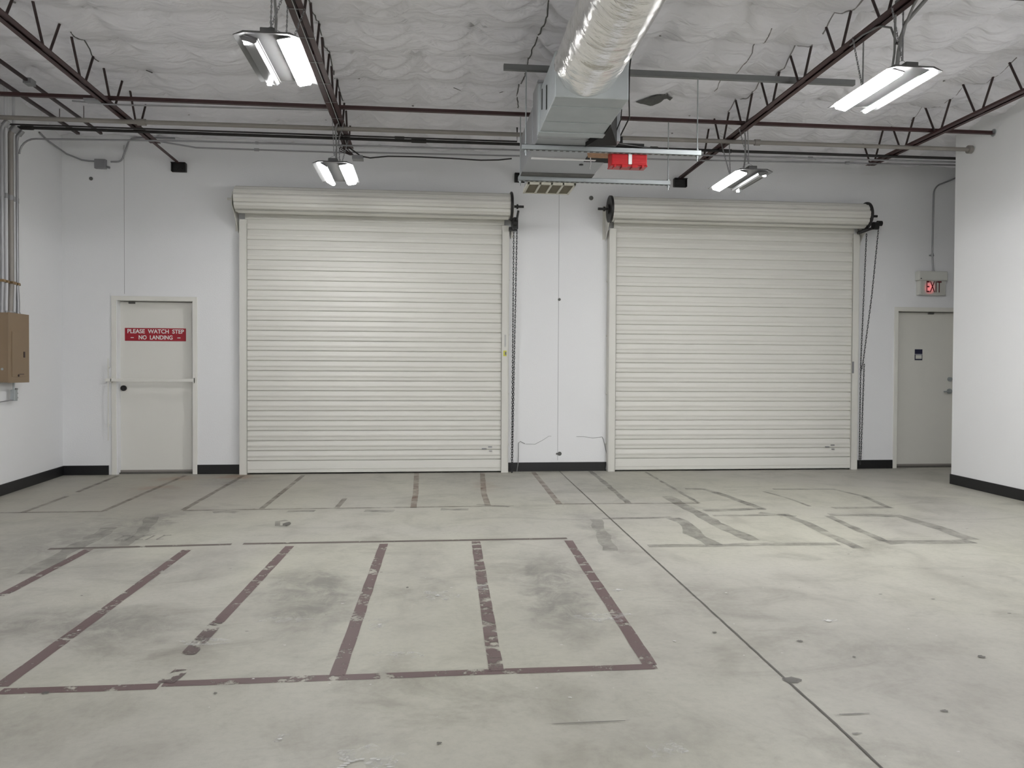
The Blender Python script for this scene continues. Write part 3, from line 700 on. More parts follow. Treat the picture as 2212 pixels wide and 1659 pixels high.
text_mesh('lettering', 'NO  LANDING', .076, Vector((-3.389, 9.9435, 1.676)), 'letters', sg, width=.40, height=.052, fat=.02)
for xd in (-3.665, -3.113):
    mb = MB(); mb.box(xd-.018, xd+.018, 9.942, 9.9445, 1.671, 1.680); mb.build('lettering', 'letters', sg)
db = thing('door_bar', 'off-white flat security bar across the left door at waist height', 'door bar', (-3.40, YB, 1.155))
mb = MB(); mb.box(-3.925, -2.895, 9.79, 9.802, 1.135, 1.172); mb.box(-2.90, -2.893, 9.785, 9.836, 1.12, 1.185); mb.build('cross_bar', 'door', db, .003)
mb = MB(); mb.box(-3.865, -3.855, 9.79, 9.836, 1.125, 1.185); mb.box(-2.905, -2.893, 9.795, 9.836, 1.125, 1.185); mb.build_each('keeper', 'door', db)
mb = MB(); mb.box(-3.899, -3.889, 9.80, 9.81, .42, 1.415); mb.box(-3.897, -3.891, 9.81, YB, .6, .62); mb.box(-3.897, -3.891, 9.81, YB, 1.3, 1.32); mb.build('upright_rod', 'door', db)

W2, leaf2 = walkdoor(2, 6.24, 7.155, 'door2', 'greige steel exit door partly hidden by the right corner')
mb = MB(); mb.cyl((7.065, 9.95, 1.205), (7.065, 9.925, 1.205), .030, 16); mb.cyl((7.065, 9.925, 1.205), (7.065, 9.915, 1.205), .018, 12); mb.build('deadbolt', 'galv', leaf2)
mb = MB(); mb.cyl((7.065, 9.95, 1.04), (7.065, 9.935, 1.04), .036, 18); mb.cyl((7.065, 9.935, 1.04), (7.065, 9.90, 1.04), .014, 10); mb.tube([(7.065, 9.90, 1.04), (7.03, 9.895, 1.04), (6.955, 9.90, 1.036)], .010, 8); mb.build('lever_handle', 'galv', leaf2)
mb = MB(); mb.box(6.74, 6.81, 9.92, 9.95, 2.09, 2.118); mb.build('door_contact', 'tear', leaf2)
cd = thing('door_card', 'small navy and white card stuck on the exit door', 'notice', (6.61, 9.949, 1.54))
mb = MB(); mb.box(6.555, 6.665, 9.946, 9.9495, 1.464, 1.612); mb.build('card_border', 'navy', cd)
mb = MB(); mb.box(6.566, 6.655, 9.9445, 9.946, 1.482, 1.535); mb.build('card_panel', 'white_plastic', cd)
mb = MB(); mb.box(6.556, 6.664, 9.9445, 9.946, 1.541, 1.547); mb.build('card_stripe', 'whitecable', cd)

# ------------------------------------------------------------------ exit sign and its conduit
ex = thing('exit_sign', 'white box exit sign with red letters above the right door', 'exit sign', (6.68, YB, 2.5))
mb = MB(); mb.box(6.475, 6.885, 9.75, YB, 2.530, 2.655); mb.build('header_box', 'white_plastic', ex, .012)
mb = MB(); mb.box(6.495, 6.865, 9.765, YB, 2.338, 2.530); mb.build('sign_body', 'white_plastic', ex, .006)
mb = MB(); mb.box(6.515, 6.848, 9.760, 9.766, 2.348, 2.524); pn = mb.build('face_panel', 'exit_panel', ex)
text_mesh('letters', 'EXIT', .215, Vector((6.688, 9.758, 2.437)), 'exit_red', ex, width=.213, height=.150, fat=.0)
mb = MB(); mb.cyl((6.50, 9.752, 2.553), (6.50, 9.742, 2.553), .006, 8); mb.build('test_button', 'black', ex)
cn = thing('conduit', 'thin grey conduit bending down the far wall to the exit sign', 'conduit', (6.73, 9.83, 2.66), 'grey electrical conduits')
mb = MB(); mb.tube([(6.725, 9.825, 2.655), (6.715, 9.825, 2.76), (6.705, 9.825, 2.9), (6.715, 9.825, 3.70)]+arc((6.86, 9.825, 3.70), .145, 180, 105, 6)+[(7.05, 9.825, 3.935), (7.295, 9.825, 3.965)], .0105, 8)
mb.build('conduit_run', 'emt', cn)
mb = MB(); mb.cyl((6.706, 9.825, 2.86), (6.706, 9.825, 2.90), .017, 8); mb.box(6.675, 6.74, 9.835, YB, 2.868, 2.885); mb.cyl((6.725, 9.825, 2.65), (6.725, 9.825, 2.668), .02, 8); mb.build_each('coupling', 'emt', cn)

# ------------------------------------------------------------------ roof joists
def joist(X, apex0, sp, yend, ext, label, name='roof_joist'):
    r = thing(name, label, 'joist', (X, 2.0, 3.8), 'red steel bar joists under the roof')
    z = 3.80
    mb = MB()
    for s in (-1, 1):
        mb.box(X+s*.008, X+s*.056, -5.4, yend, z, z+.005); mb.box(X+s*.008, X+s*.013, -5.4, yend, z, z+.045)
    for k in range(9):
        y = apex0+sp*(k-3)
        if y < yend: mb.box(X-.008, X+.008, y-.07, y+.07, z+.004, z+.034)
    mb.build('bottom_chord', 'red_steel', r)
    mb = MB()
    for s in (-1, 1): mb.box(X+s*.008, X+s*.046, -5.4, 9.80, 4.29, 4.294); mb.box(X+s*.008, X+s*.012, -5.4, 9.80, 4.25, 4.29)
    mb.build('top_chord', 'red_steel', r)
    k = -4
    while apex0+sp*k < yend+.1:
        y = apex0+sp*k
        if y > 3.0:
            for s in (-1, 1):
                if y+s*.045 > yend: continue
                mb = MB(); mb.tube([(X, y+s*.045, z+.02), (X, y+s*(sp/2-.025), 4.27)], .011, 7); mb.build('web_rod', 'web', r)
        k += 1
    if ext:
        mb = MB(); mb.box(X-.018, X+.018, yend-.15, 9.84, z-.012, z-.008); mb.box(X-.018, X-.014, yend-.15, 9.84, z-.012, z+.024); mb.build('brace_angle', 'red_steel', r)
        mb = MB(); mb.box(X-.085, X+.085, 9.77, YB, 3.79, 3.797); mb.box(X-.085, X-.078, 9.79, YB, 3.69, 3.79); mb.box(X+.078, X+.085, 9.79, YB, 3.69, 3.79); mb.box(X-.085, X+.085, 9.835, YB, 3.69, 3.79)
        mb.cyl((X-.03, 9.835, 3.74), (X-.03, 9.82, 3.74), .014, 6); mb.cyl((X+.03, 9.835, 3.74), (X+.03, 9.82, 3.74), .014, 6)
        mb.build('wall_bracket', 'black', r)
    return r
joist(-3.07, 6.57, .645, 9.02, True, 'dark red bar joist slanting overhead nearest the left wall')
joist(-.95, 6.42, .625, 8.97, False, 'dark red bar joist above the middle roll-up door, wires tied along it')
joist(1.12, 6.48, .625, 8.97, True, 'dark red bar joist above the silver duct, only its wall bracket clear')
joist(3.20, 6.505, .622, 8.98, True, 'dark red bar joist right of the silver duct, ending in a black wall bracket')
joist(5.28, 6.45, .61, 8.94, False, 'dark red bar joist at the far right, ending short of the wall')

bb = thing('bridging_bar', 'dark red steel angle crossing the room at the top edge of the picture', 'steel angle', (1, 5.04, 3.86), 'red bridging angles')
mb = MB(); mb.box(lx(5.0), 5.80, 4.985, 4.990, 3.855, 3.90); mb.box(lx(5.0), 5.80, 4.95, 4.990, 3.855, 3.859); mb.build('angle_bar', 'red_steel', bb)
bb = thing('bridging_bar', 'dark red steel angle crossing all the joists in front of the pipes', 'steel angle', (1, 7.78, 3.84), 'red bridging angles')
mb = MB(); mb.box(lx(7.79), 6.0, 7.76, 7.765, 3.842, 3.885); mb.box(lx(7.79), 6.0, 7.725, 7.765, 3.842, 3.846)
mb.build('angle_bar', 'red_steel', bb)
mb = MB(); mb.cyl((5.965, 7.75, 3.862), (5.985, 7.75, 3.862), .04, 12); mb.build('end_plate', 'galv', bb)
# rails beside the left wall
for nm, xx, zz, rr, yy, lb in (('ceiling_rail', -3.78, 3.985, .014, 9.35, 'thin dark rail under the ceiling, the right one of two by the left wall'), ('ceiling_rail', -4.03, 3.975, .018, 9.35, 'thicker dark rail under the ceiling, hard by the left wall')):
    t = thing(nm, lb, 'rail', (xx, 6, zz), 'dark rails by the left wall')
    mb = MB(); mb.box(xx-rr, xx+rr, 3.5, yy, zz-.012, zz+.012); mb.build('rail_bar', 'web', t)
    mb = MB(); mb.box(xx-.002, xx+.002, 4.4, 4.41, zz, 4.3); mb.box(xx-.002, xx+.002, 7.0, 7.01, zz, 4.3); mb.box(xx-.002, xx+.002, 8.9, 8.91, zz, 4.3); mb.build_each('hanger_strap', 'web', t)
    if xx > -3.9:
        mb = MB(); mb.box(xx-.03, xx+.04, 7.70, 7.80, zz-.03, zz+.02); mb.build('splice_box', 'emt', t)

gs = thing('strut_channel', 'grey painted strut channel lying across the joists behind the duct', 'strut', (2.2, 6.68, 3.9))
mb = MB(); mb.prism([(6.66, 3.882), (6.66, 3.925), (6.702, 3.925), (6.702, 3.882), (6.699, 3.882), (6.699, 3.922), (6.663, 3.922), (6.663, 3.882)], 'x', .605, 3.785)
mb.box(.605, 3.785, 6.66, 6.702, 3.878, 3.883); mb.build('channel_bar', 'strut', gs)

# ------------------------------------------------------------------ long pipes and conduits across the room
def xl_at(y): return lx(y)+.0
def pipe(name, pts, r, mat, label, cat, coups=(), cr=1.5, cmat=None, group=None):
    t = thing(name, label, cat, pts[0], group)
    mb = MB(); mb.tube(pts, r, 10); mb.build('pipe_run', mat, t)
    for (x, y, z, ln) in coups:
        mb = MB(); mb.cyl((x-ln/2, y, z), (x+ln/2, y, z), r*cr, 10); mb.build('coupling', cmat or mat, t)
    return t
GC = 'grey electrical conduits'
spk = pipe('sprinkler_pipe', [(-4.31, 8.13, 3.755), (6.05, 8.11, 3.785)], .023, 'tanpipe', 'dull greyish pipe running across the room, topmost of the pipes near the far wall', 'pipe', [(-2.9, 8.13, 3.758, .08), (3.5, 8.117, 3.778, .06)])
mb = MB(); mb.cyl((5.94, 8.11, 3.785), (5.985, 8.11, 3.785), .045, 14); mb.build('pipe_escutcheon', 'tanpipe', spk)
pipe('black_pipe', [(-4.27, 8.30, 3.742), (.9, 8.30, 3.750), (.9, 8.30, 3.9)], .009, 'black_pipe', 'thin black pipe over the middle roll-up door, ending at the ceiling unit', 'pipe', [(-.35, 8.30, 3.748, .10)])
pipe('black_pipe', [(-4.24, 8.47, 3.762), (-4.1, 8.47, 3.764), (-.3, 8.47, 3.768), (7.28, 8.47, 3.790)], .0165, 'black_pipe', 'thick black pipe running the full width, right under the thinner black one', 'pipe', [(-.15, 8.47, 3.768, .16), (-4.15, 8.47, 3.762, .12), (3.3, 8.47, 3.778, .1)], 1.35)
pipe('conduit', arc((-4.08, 8.50, 3.50), .16, 180, 90, 6)[::1]+[(-2.6, 8.50, 3.69), (6.05, 8.50, 3.752), (7.28, 8.50, 3.757)], .0095, 'emt', 'thin grey conduit sweeping off the panel and across under the black pipes', 'conduit', [(-1.86, 8.5, 3.697, .03), (4.3, 8.50, 3.742, .05)], 1.6, None, GC)
pipe('conduit', [(-3.06, 8.9, 3.80), (-2.6, 8.9, 3.735), (-1.0, 8.9, 3.735), (-.86, 8.9, 3.745), (3.2, 8.84, 3.77), (7.28, 8.7, 3.79)], .009, 'emt', 'lowest thin grey conduit, starting behind the joist nearest the left wall', 'conduit', [(-1.95, 8.9, 3.735, .05), (4.9, 8.78, 3.78, .05)], 1.8, None, GC)
cb = thing('cable', 'loose dark cable running from the middle joist to the ceiling unit', 'cable', (-.9, 8.85, 3.7))
mb = MB(); mb.tube([(-.93, 8.86, 3.78), (-.80, 8.86, 3.69), (-.70, 8.86, 3.675), (-.50, 8.86, 3.70), (-.2, 8.86, 3.705), (.2, 8.86, 3.70), (.55, 8.86, 3.69), (.75, 8.86, 3.70), (.9, 8.86, 3.72)], .008, 6); mb.build('cable_run', 'black_pipe', cb)
cb = thing('cable', 'thin grey flex rising from the junction box near the left corner', 'cable', (-3.8, 9.83, 3.8))
mb = MB(); mb.tube([(-3.865, 9.83, 3.788), (-3.80, 9.83, 3.79)]+arc((-3.80, 9.83, 3.87), .08, -90, -25, 4)+[(-3.66, 9.83, 4.04), (-3.62, 9.83, 4.075), (-3.5, 9.83, 4.09), (-3.12, 9.83, 4.095)], .010, 8); mb.build('cable_run', 'emt', cb)
cb = thing('conduit', 'thin grey conduit dropping diagonally to the junction box in the left corner', 'conduit', (-4.04, 9.83, 3.79), GC)
mb = MB(); mb.tube([(-4.38, 9.2, 3.93), (-4.39, 9.45, 3.90), (-4.36, 9.80, 3.86), (-4.2, 9.83, 3.80), (-4.12, 9.83, 3.79), (-4.03, 9.83, 3.788)], .010, 8); mb.build('conduit_run', 'emt', cb)
jb = thing('junction_box', 'small grey junction box high on the far wall near the left corner', 'junction box', (-3.96, YB, 3.75))
mb = MB(); mb.box(-4.045, -3.915, 9.80, YB, 3.70, 3.812); mb.build('box_body', 'emt', jb, .004)
mb = MB(); mb.box(-4.038, -3.922, 9.796, 9.80, 3.707, 3.805); mb.cyl((-3.915, 9.825, 3.725), (-3.875, 9.825, 3.715), .014, 8); mb.build('box_cover', 'emt', jb)

# ------------------------------------------------------------------ electrical panel and risers on the left wall
wx = lx(8.38)
ep = thing('electrical_panel', 'tan metal breaker panel on the left wall under the vertical conduits', 'electrical panel', (wx, 8.38, 1.5))
mb = MB(); mb.box(-4.345, -4.205, 8.195, 8.575, 1.145, 1.845); mb.build('cabinet', 'panelbrown', ep, .004)
mb = MB(); mb.box(-4.205, -4.197, 8.185, 8.585, 1.142, 1.848); cv = mb.build('cover', 'panelbrown', ep, .002)
mb = MB(); mb.box(-4.197, -4.192, 8.245, 8.50, 1.20, 1.66); pd = mb.build('panel_door', 'panelbrown', cv, .002)
mb = MB(); mb.box(-4.192, -4.187, 8.46, 8.485, 1.40, 1.46); mb.cyl((-4.192, 8.36, 1.215), (-4.186, 8.36, 1.215), .012, 8); mb.box(-4.193, -4.191, 8.38, 8.47, 1.225, 1.232); mb.build_each('door_latch', 'web', pd)
mb = MB()
for zz in (1.28, 1.185): mb.cyl((-4.30+.05*(zz < 1.2)*-1+.04, 8.195, zz), (-4.30+.05*(zz < 1.2)*-1+.04, 8.189, zz), .012, 10)
mb.build_each('knockout', 'galv', ep)
for k, (yy, rr, mt_, lb) in enumerate(((8.215, .020, 'emt', 'dark grey vertical conduit above the breaker panel, nearest the frame edge'), (8.30, .016, 'whitecable', 'white painted vertical conduit above the breaker panel, second from the frame edge'),
                                       (8.40, .027, 'tanpipe', 'fat grey vertical conduit above the breaker panel, third from the frame edge'), (8.475, .014, 'whitecable', 'thin white vertical conduit above the breaker panel, fourth from the frame edge'), (8.535, .018, 'emt', 'dark grey vertical conduit above the breaker panel, nearest the corner'))):
    X_ = lx(yy)+.055; y2 = min(8.56, yy); 
    t = thing('conduit', lb, 'conduit', (X_, yy, 1.845), 'vertical conduits above the breaker panel')
    y0 = 8.22+(.30/4)*k
    top = 3.70 if k in (0, 2, 4) else 4.12
    mb = MB(); mb.tube([(-4.275, y0, 1.84), (-4.272, y0, 1.97), (X_, yy, 2.12), (X_, yy, top-.06)]+([(X_+.006, yy, top-.02), (X_+.03, yy+.0, top+.03)] if k in (0, 2, 4) else [(X_, yy, top)]), rr, 10); mb.build('conduit_run', mt_, t)
    mb = MB(); mb.cyl((-4.275, y0, 1.845), (-4.275, y0, 1.868), rr*1.35, 10); mb.cyl((X_, yy, 3.0), (X_, yy, 3.05), rr*1.2, 10)
    if k in (0, 2, 4): mb.cyl((X_+.02, yy, top), (X_+.06, yy, top+.05), rr*1.5, 10)
    mb.build_each('coupling', 'emt', t)
    mb = MB(); mb.box(X_-.055, X_+rr+.004, yy-rr-.003, yy+rr+.003, 2.15, 2.175); mb.build('pipe_strap', 'brass', t)
rb = thing('strap_rail', 'short strut rail clamping the vertical conduits to the left wall', 'rail', (wx, 8.4, 2.16))
mb = MB(); mb.prism([(lx(8.1), 8.1), (lx(8.64), 8.64), (lx(8.64)+.022, 8.64), (lx(8.1)+.022, 8.1)], 'z', 2.143, 2.183); mb.build('rail_bar', 'emt', rb)
mb = MB(); mb.cyl((lx(8.62)+.02, 8.62, 2.163), (lx(8.62)+.05, 8.62, 2.163), .010, 8); mb.build('rail_bolt', 'black', rb)
cb = thing('cable_clamp', 'small grey cable fitting hanging below the breaker panel', 'cable fitting', (-4.27, 8.42, 1.05))
mb = MB(); mb.box(-4.29, -4.245, 8.395, 8.45, .955, 1.07); mb.cyl((-4.268, 8.42, 1.06), (-4.268, 8.42, 1.148), .010, 8); mb.build('fitting_body', 'galv', cb, .005)
mb = MB()
for i in range(3): mb.cyl((-4.268, 8.45, .985+.045*i), (-4.268, 8.485, .985+.045*i), .010, 8)
mb.build_each('fitting_screw', 'emt', cb)
mb = MB(); mb.tube([(-4.268, 8.40, .965), (lx(8.2)+.012, 8.2, .948), (lx(6.8)+.012, 6.8, .945)], .006, 6); mb.build('flex_lead', 'emt', cb)
# ------------------------------------------------------------------ hung air handler, duct and platform
for nm, y0, lb in (('strut_rail', 6.66, 'perforated galvanised strut under the ceiling unit, nearer and higher in view'), ('strut_rail', 7.74, 'perforated galvanised strut under the ceiling unit, farther and lower in view')):
    xa, xb = (.765, 2.36) if y0 < 7 else (.855, 2.42)
    t = thing(nm, lb, 'strut', ((xa+xb)/2, y0, 3.2), 'galvanised struts carrying the ceiling unit')
    mb = MB(); mb.box(xa, xb, y0, y0+.003, 3.198, 3.243); mb.box(xa, xb, y0+.038, y0+.041, 3.198, 3.243); mb.box(xa, xb, y0, y0+.041, 3.198, 3.201); mb.box(xa, xb, y0, y0+.010, 3.240, 3.243)
    ch_ = mb.build('channel', 'galv', t)
    mb = MB(); n = 30
    for i in range(n):
        x = xa+.02+(xb-xa-.07)*i/(n-1); mb.box(x, x+.028, y0+.008, y0+.030, 3.1965, 3.1985)
    mb.build_each('slot', 'tear', ch_)
for x, y, z1, lb in ((.80, 6.68, 3.88, 'thin threaded rod left of the duct, holding the nearer strut'), (2.33, 6.68, 3.88, 'thin threaded rod right of the duct, holding the nearer strut'),
                     (.875, 7.76, 3.85, 'thin threaded rod left of the unit, holding the farther strut'), (2.40, 7.76, 3.85, 'bright threaded rod at the right end of the farther strut')):
    t = thing('hanger_rod', lb, 'rod', (x, y, 3.15), 'threaded rods hanging the struts')
    mb = MB(); mb.cyl((x, y, 3.15), (x, y, z1), .0055, 8); mb.build('threaded_rod', 'galv', t)
    mb = MB(); mb.cyl((x, y, 3.175), (x, y, 3.197), .012, 6); mb.cyl((x, y, 3.244), (x, y, 3.256), .012, 6); mb.build_each('nut', 'galv', t)

ah = thing('air_handler', 'grey sheet metal ceiling unit with galvanised plenum resting on two struts', 'air handler', (1.25, 7.2, 3.24))
mb = MB(); mb.box(.875, 1.60, 6.83, 7.80, 3.245, 3.62); mb.build('housing', 'sheet', ah, .006)
mb = MB(); mb.box(.880, 1.59, 6.50, 6.83, 3.247, 3.74); mb.build('intake_section', 'sheet', ah, .004)
mb = MB(); mb.box(.90, 1.50, 7.06, 7.10, 3.236, 3.245); mb.build('seam_strip', 'reflector', ah)
mb = MB(); mb.box(.875, 1.60, 7.60, 7.735, 3.2405, 3.246); mb.build('rear_flange', 'tear', ah)
mb = MB(); mb.box(1.40, 1.665, 6.86, 7.14, 3.238, 3.30); bx_ = mb.build('control_bay', 'liner', ah)
mb = MB(); mb.prism([(1.36, 6.78), (1.60, 6.78), (1.63, 6.95), (1.40, 6.95)], 'z', 3.225, 3.238); mb.build('circuit_board', 'copper', bx_)
mb = MB(); mb.tube([(1.42, 6.93, 3.226), (1.45, 7.05, 3.20), (1.47, 7.2, 3.20), (1.50, 7.32, 3.22)], .005, 6); mb.build('loose_wire', 'whitecable', bx_)
mb = MB(); mb.cyl((1.40, 7.26, 3.245), (1.40, 7.26, 3.238), .02, 12); mb.build('drain_plug', 'black', ah)
mb = MB(); mb.box(1.60, 1.70, 6.86, 7.2, 3.25, 3.40); mb.box(1.60, 1.86, 6.72, 6.90, 3.245, 3.30); mb.build('side_box', 'liner', ah)
# rectangular plenum between the round duct and the unit
mb = MB(); mb.box(.855, 1.385, 5.42, 6.28, 3.215, 3.54); pl = mb.build('duct_plenum', 'galv', ah, .008)
mb = MB(); mb.box(.845, 1.395, 6.20, 6.30, 3.205, 3.60); mb.build('flange', 'galv', pl, .006)
mb = MB(); mb.prism([(6.30, 3.215), (6.50, 3.25), (6.50, 3.72), (6.30, 3.60)], 'x', .87, 1.30); mb.build('offset_collar', 'sheet', pl)
mb = MB(); mb.prism([(1.386, 5.98), (1.47, 6.22), (1.56, 6.50), (1.30, 6.56), (1.386, 6.2)], 'z', 3.208, 3.52); mb.build('flexible_connector', 'liner', pl)
mb = MB(); mb.box(.850, .854, 5.80, 5.83, 3.26, 3.44); mb.box(.850, .854, 6.05, 6.065, 3.34, 3.50); mb.build_each('drive_cleat', 'liner', pl)
mb = MB()
for y in (5.60, 5.95): mb.box(.857, 1.383, y, y+.006, 3.211, 3.216)
mb.build_each('seam_bead', 'galv', pl)
# round duct in a foil jacket
rd_ = thing('round_duct', 'fat foil-wrapped round duct coming overhead towards the far wall', 'duct', (1.10, 3, 3.45))
cxd, czd = 1.085, 3.45
nth, ysd = 72, np.concatenate([np.arange(-5.4, 1.5, .25), np.arange(1.5, 5.40, .028), np.array([5.40, 5.44])])
th = np.linspace(0, 2*PI, nth, endpoint=False); TH, YD = np.meshgrid(th, ysd)
rr = .232+.010*(fbm(np.cos(TH)*2.2+5, YD*2.4+np.sin(TH)*2+20, 91, 4)-.45)+.006*(fbm(TH*3+2, YD*9+30, 17, 3)-.45)*(1+2.0*np.exp(-(5.44-YD)/.15))
for yb in (1.1, 2.35, 3.62, 4.86): rr += -.008*np.exp(-((YD-yb-.02*np.sin(TH*2))/.03)**2)+.004*np.exp(-((YD-yb-.07)/.03)**2)
XD = cxd+rr*np.cos(TH); ZD = czd+rr*np.sin(TH)*.97; Vd = np.stack([XD, YD, ZD], -1).reshape(-1, 3)
mb = MB(); mb.add(Vd.tolist(), [(j*nth+i, j*nth+(i+1) % nth, (j+1)*nth+(i+1) % nth, (j+1)*nth+i) for j in range(len(ysd)-1) for i in range(nth)], True)
mb.build('foil_jacket', 'foil', rd_)
mb = MB()
for yb in (2.0, 3.4):
    P = [(cxd+.236*math.cos(a), yb, czd+.23*math.sin(a)) for a in [PI+PI*i/18 for i in range(19)]]
    mb.tube([(cxd-.236, yb, 3.79)]+P+[(cxd+.236, yb, 3.79)], .0035, 4)
mb.build_each('hanger_strap', 'galv', rd_)
# return grille at the far end
gl = thing('air_grille', 'cream four-panel grille facing down between the two roll-up doors', 'vent', (1.18, 7.95, 3.14))
mb = MB(); x0, x1, y0, y1 = .955, 1.45, 7.785, 8.215
mb.box(x0, x1, y0, y1, 3.195, 3.21)
for i in range(5): x = x0+(x1-x0-.022)*i/4; mb.box(x, x+.022, y0, y1, 3.176, 3.196)
mb.box(x0, x1, y0, y0+.03, 3.176, 3.196); mb.box(x0, x1, y1-.03, y1, 3.176, 3.196); mb.build('grille_frame', 'grille', gl, .002)
mb = MB(); mb.box(x0+.02, x1-.02, y0+.02, y1-.02, 3.187, 3.194)
for i in range(20): y = y0+.035+i*.019; mb.box(x0+.01, x1-.01, y, y+.006, 3.181, 3.189)
mb.build('grille_mesh', 'grille_dark', gl)
mb = MB(); mb.box(x0+.01, x1-.02, 7.81, 8.15, 3.21, 3.50); mb.build('boot', 'sheet', gl)
# red case under the strut
rc = thing('red_case', 'red plastic box with a bright centre strap under the nearer strut', 'case', (1.72, 6.78, 3.09))
mb = MB(); mb.box(1.565, 1.715, 6.705, 6.86, 3.105, 3.245); mb.box(1.745, 1.885, 6.705, 6.86, 3.105, 3.245); mb.build('case_shell', 'redplastic', rc, .008)
mb = MB()
for a, b_ in ((1.59, 1.605), (1.66, 1.71), (1.75, 1.80), (1.84, 1.855)): mb.box(a, b_, 6.71, 6.80, 3.085, 3.108)
mb.box(1.56, 1.89, 6.72, 6.85, 3.098, 3.110)
for i in range(4): mb.box(1.58, 1.70, 6.7025, 6.706, 3.12+.02*i, 3.124+.02*i); mb.box(1.76, 1.87, 6.7025, 6.706, 3.12+.02*i, 3.124+.02*i)
mb.build('case_rib', 'redplastic', rc)
mb = MB(); mb.box(1.715, 1.745, 6.699, 6.86, 3.112, 3.243); mb.build('centre_strap', 'reflector', rc); tag(rc.children[-1], 'bright metal strap')
cw = thing('wire_loop', 'loop of black wires dropping beside the plenum to the ceiling unit', 'wires', (1.6, 6.5, 3.5))
mb = MB(); mb.tube([(1.50, 5.75, 3.78), (1.50, 5.85, 3.62), (1.56, 6.1, 3.50), (1.63, 6.35, 3.40), (1.60, 6.52, 3.31), (1.55, 6.6, 3.26)], .006, 6)
mb.tube([(1.46, 5.9, 3.70), (1.52, 6.15, 3.50), (1.57, 6.4, 3.40), (1.54, 6.6, 3.27)], .005, 6)
mb.tube([(1.54, 6.58, 3.27), (1.62, 6.62, 3.262), (1.9, 6.72, 3.262), (1.98, 6.72, 3.27), (1.92, 6.74, 3.275)], .010, 6); mb.build('wire_bundle', 'black', cw)

# ------------------------------------------------------------------ hanging lights
def fixture(x, y, z, tl, tr, label, jx, grp='hanging twin-lamp light fixtures', lamp='lamp'):
    """hood plate with two lens bars, each canted outwards by its own angle"""
    r = thing('hanging_light', label, 'light fixture', (x, y, z), grp)
    hl = .365
    mb = MB(); mb.prism([(x-.20, z+.035), (x-.14, z+.062), (x+.14, z+.062), (x+.20, z+.035), (x+.20, z+.031), (x+.13, z+.050), (x-.13, z+.050), (x-.20, z+.031)], 'y', y-hl-.03, y+hl+.03); mb.build('hood_plate', 'fixture', r)
    mb = MB(); mb.box(x-.045, x+.045, y-hl, y+hl, z+.062, z+.10); mb.build('ballast_box', 'fixture', r, .004)
    for s, t in ((-1, tl), (1, tr)):
        off = t > 90; t = 14 if off else t
        a = math.radians(t)*s; ca, sa = math.cos(a), math.sin(a)
        # bar cross-section, local u across, w up; canting outwards turns its face away from the middle
        q = [(-.050, .018), (.050, .018), (.050, .004), (.038, -.010), (-.038, -.010), (-.050, .004)]
        def Q(u, w): return (x+s*.115+u*ca-w*sa, z+.018+w*ca+u*sa)
        back = [Q(u, w) for u, w in [(-.056, .018), (.056, .018), (.056, .026), (-.056, .026)]]
        mb = MB(); mb.prism(back, 'y', y-hl, y+hl); bar = mb.build('lamp_tray', 'fixture', r)
        mb = MB(); mb.prism([Q(u, w) for u, w in q], 'y', y-hl+.01, y+hl-.01); mb.build('lamp_lens', 'lamp_off' if off else lamp, bar)
        if off:
            mb = MB()
            for e in (-1, 1): mb.box(x+s*.130-.014, x+s*.130+.014, y+e*(hl-.02)-.009, y+e*(hl-.02)+.009, z-.003, z+.006)
            mb.build_each('lit_lamp_end', lamp, bar)
    for k, yy in enumerate((y-.25, y+.25)):
        mb = MB()
        mb.tube([(x-.075, yy, z+.062), (x-.06, yy, z+.12), (x, yy, z+.155), (x+.06, yy, z+.12), (x+.075, yy, z+.062)], .0022, 5)
        for s in (-1, 1):
            P0 = Vector((x+.002*s, yy, z+.155)); P1 = Vector((jx+s*.055, yy+.02*s, 3.81)); n = 22
            for i in range(n):
                c = P0+(P1-P0)*(i+.5)/n; mb.ring(c, .0055, .0018, n=6, m=4, sx=2.2) if i % 2 else mb.box(c.x-.0025, c.x+.0025, c.y-.006, c.y+.006, c.z-.014, c.z+.014)
        mb.build('chain', 'emt', r)
    mb = MB(); mb.tube([(x+.0, y-.12, z+.10), (x+.01, y-.14, z+.25), (x+.0, y-.16, 3.75), (jx+.02, y-.2, 3.88), (jx+.02, y-.5, 3.86)], .009, 6)
    mb.build('power_cable', 'cable', r)
    return r
fixture(-1.02, 5.31, 3.30, 108, 12, 'hanging light at the upper left with only its right bar fully lit', -.95)
F4 = fixture(3.24, 5.35, 3.30, 12, 30, 'hanging light at the upper right showing two lit bars', 3.20)
fixture(-.99, 8.25, 3.30, 30, 10, 'hanging light showing two lit bars over the middle roll-up door', -.95, lamp='lamp_dim')
fixture(3.26, 8.02, 3.30, 14, 104, 'hanging light over the right roll-up door with only its left bar fully lit', 3.20, lamp='lamp_dim')
for yy, w_ in ((-2.0, 'just behind'), (-4.6, 'far behind')):  # unseen lights added behind the camera, set and canted to balance the light
    fixture(-1.0, yy, 3.30, 60, 25, 'added hanging light outside the picture, left row, %s the camera' % w_, -.95)
    fixture(3.26, yy, 3.30, 25, 40, 'added hanging light outside the picture, right row, %s the camera' % w_, 3.20)
